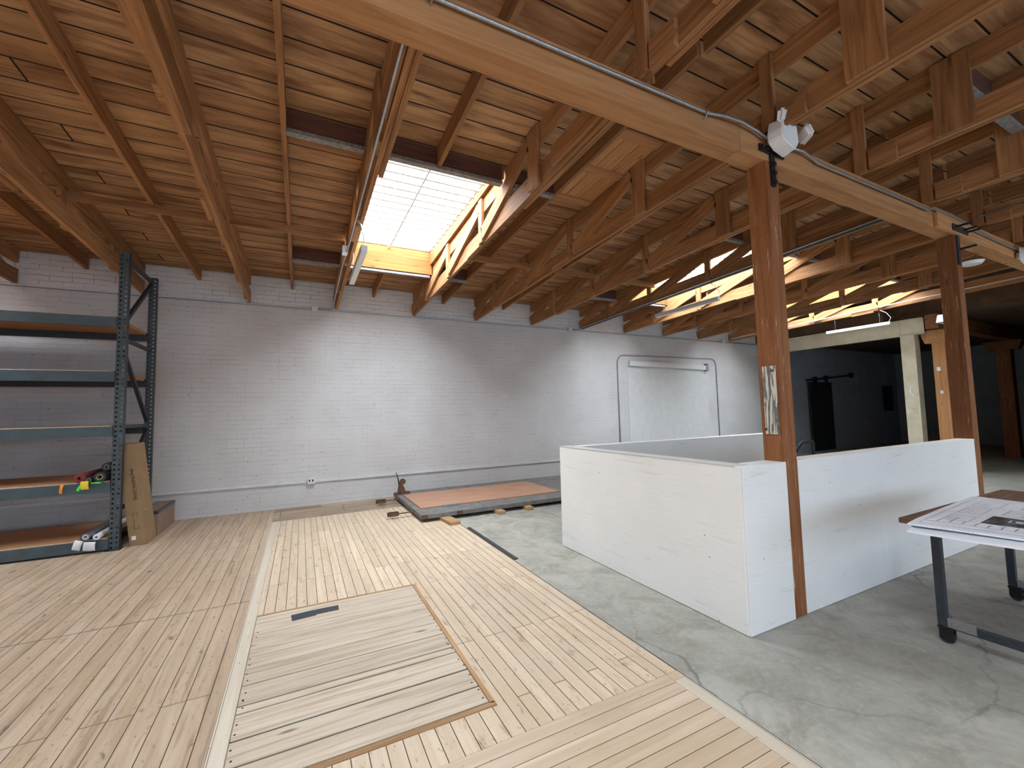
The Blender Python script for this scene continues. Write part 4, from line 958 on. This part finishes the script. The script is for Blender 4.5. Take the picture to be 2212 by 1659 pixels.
# ------------------------------------------------------------------ table with plans
TZ = .85
t = empty('work_table', (4.75, 1.1, 0), 'rolling work table with dark wood top and black steel legs', 'table')
box('tabletop', (3.80, .62, TZ-.035), (5.76, 1.51, TZ), 'walnut', t, .004)
LX, LY = (4.0, 5.33), (1.385, .72)
for x in LX:
    for y in LY:
        lg = box('leg', (x-.024, y-.024, .125), (x+.024, y+.024, TZ-.035), 'darksteel', t, .003)
    box('side_rail', (x-.022, LY[1], .115), (x+.022, LY[0], .165), 'darksteel', t, .003)
    for y, s in ((LY[0], -1), (LY[1], 1)):
        box('bracket', (x-.030, min(y+s*.03, y+s*.17), .125), (x-.022, max(y+s*.03, y+s*.17), .185), 'chrome', t)
        for k in (.07, .13): cyl('bolt', (x-.040, y+s*k, .15), (x-.029, y+s*k, .15), .010, 'chrome', t, 8)
    for y in LY:
        cs = empty('caster', (0, 0, 0)); cs.parent = t; cs.location = Vector((x+.02, y-.01, .0))-parent_loc(t)
        cl = Vector((x+.02, y-.01, 0))
        bm = bmesh.new(); add_disc(bm, Vector((0, 0, .041)), .040, 16, (1, .25, 0), .030, 20); mesh_obj('wheel', bm, 'rubber', cs)
        bm = bmesh.new()
        for s in (-1, 1): add_box(bm, (s*.026-.004, -.036, .03), (s*.026+.004, .036, .105), .003)
        add_box(bm, (-.036, -.040, .098), (.036, .040, .114), .003); mesh_obj('fork', bm, 'iron', cs)
bar('cross_rail', (LX[0], LY[0]-.0, TZ-.06), (LX[1], LY[0]-.0, TZ-.06), .04, .04, 'darksteel', t)
bar('cross_rail', (LX[0], LY[1], TZ-.06), (LX[1], LY[1], TZ-.06), .04, .04, 'darksteel', t)
# stack of drawings: drapes over the left table edge
ps = empty('drawing_set', (4.4, 1.0, TZ+.001), 'stack of large white building plans spread over the table', 'drawings')
def quad_pt(Q, u, v):
    a = Vector(Q[0]).lerp(Vector(Q[1]), u); b = Vector(Q[3]).lerp(Vector(Q[2]), u); return a.lerp(b, v)
def sheet(nm, Q, z, th, mat, droop, lift=0, nu=20, nv=6):
    bm = bmesh.new(); c = parent_loc(ps); g = []
    for k in (0, th):
        rows = []
        for i in range(nu+1):
            row = []
            for j in range(nv+1):
                p = quad_pt(Q, i/nu, j/nv); d = max(0, 3.80-p.x)
                row.append(bm.verts.new(Vector((p.x, p.y, z+k-droop*min(1, (d/.25))**1.5 + lift*math.sin(i*.9+j)*.001))-c))
            rows.append(row)
        g.append(rows)
    for rows in g:
        for i in range(nu):
            for j in range(nv): bm.faces.new((rows[i][j], rows[i+1][j], rows[i+1][j+1], rows[i][j+1]))
    for j in range(nv):
        for i in (0, nu): bm.faces.new((g[0][i][j], g[0][i][j+1], g[1][i][j+1], g[1][i][j]))
    for i in range(nu):
        for j in (0, nv): bm.faces.new((g[0][i][j], g[0][i+1][j], g[1][i+1][j], g[1][i][j]))
    return mesh_obj(nm, bm, mat, ps)
QL = [(3.50, 1.352), (4.99, 1.50), (4.90, .63), (3.62, .60)]
QT = [(3.565, 1.372), (4.99, 1.478), (4.90, .63), (3.72, .60)]
sheet('lower_sheets', QL, TZ+.0015, .012, 'paper', .022)
sheet('upper_sheets', QT, TZ+.020, .010, 'plan', .008, 1)
sheet('bound_edge', [(3.60, 1.368), (4.985, 1.478), (4.895, .64), (3.74, .605)], TZ+.0138, .006, 'seam', .018)
def lines(nm, L, mat, z):
    bm = bmesh.new(); c = parent_loc(ps)
    for u0, v0, u1, v1, wd in L:
        N = 12; d = Vector((u1-u0, v1-v0)).normalized(); n_ = Vector((-d.y, d.x))*wd/2
        for i in range(N):
            q = []
            for a, s in ((i/N, -1), ((i+1)/N, -1), ((i+1)/N, 1), (i/N, 1)):
                p = quad_pt(QT, u0+(u1-u0)*a+n_.x*s, v0+(v1-v0)*a+n_.y*s); dd = max(0, 3.80-p.x)
                q.append(bm.verts.new(Vector((p.x, p.y, z-.008*min(1, (dd/.25))**1.5+.0012))-c))
            bm.faces.new(q)
    return mesh_obj(nm, bm, mat, ps)
lines('printed_border', [(.05, .05, .96, .05, .004), (.05, .05, .05, .95, .004), (.96, .05, .96, .95, .004), (.115, .05, .115, .95, .003)], 'seam', TZ+.030)
random.seed(21)
PLAN = []
for gu, gv, w_, h_ in ((.42, .12, .20, .14), (.66, .12, .22, .16), (.50, .36, .16, .2), (.72, .40, .16, .22), (.45, .66, .18, .2), (.70, .70, .2, .18), (.20, .12, .14, .15)):
    PLAN += [(gu, gv, gu+w_, gv, .003), (gu, gv+h_, gu+w_, gv+h_, .003), (gu, gv, gu, gv+h_, .003), (gu+w_, gv, gu+w_, gv+h_, .003)]
    for q in range(3): a = random.uniform(.2, .8); PLAN += [(gu+w_*a, gv, gu+w_*a, gv+h_*random.uniform(.4, 1), .002), (gu, gv+h_*a, gu+w_*random.uniform(.4, 1), gv+h_*a, .002)]
for q in range(9): PLAN.append((.13, .12+.07*q, .19, .12+.07*q, .006))
lines('printed_plan', PLAN, 'galv', TZ+.0300)
lines('printed_picture', [(.33, .33, .33, .95, .22)], 'picture', TZ+.0302)
lines('printed_outline', [(.32, .45, .32, .60, .006), (.38, .45, .38, .60, .006), (.32, .45, .38, .45, .01), (.35, .48, .35, .52, .03)], 'paper', TZ+.0307)
lines('sticky_note', [(.75, .42, .75, .50, .05)], 'yellow', TZ+.0302)
# ------------------------------------------------------------------ tidy names
bpy.context.view_layer.update()
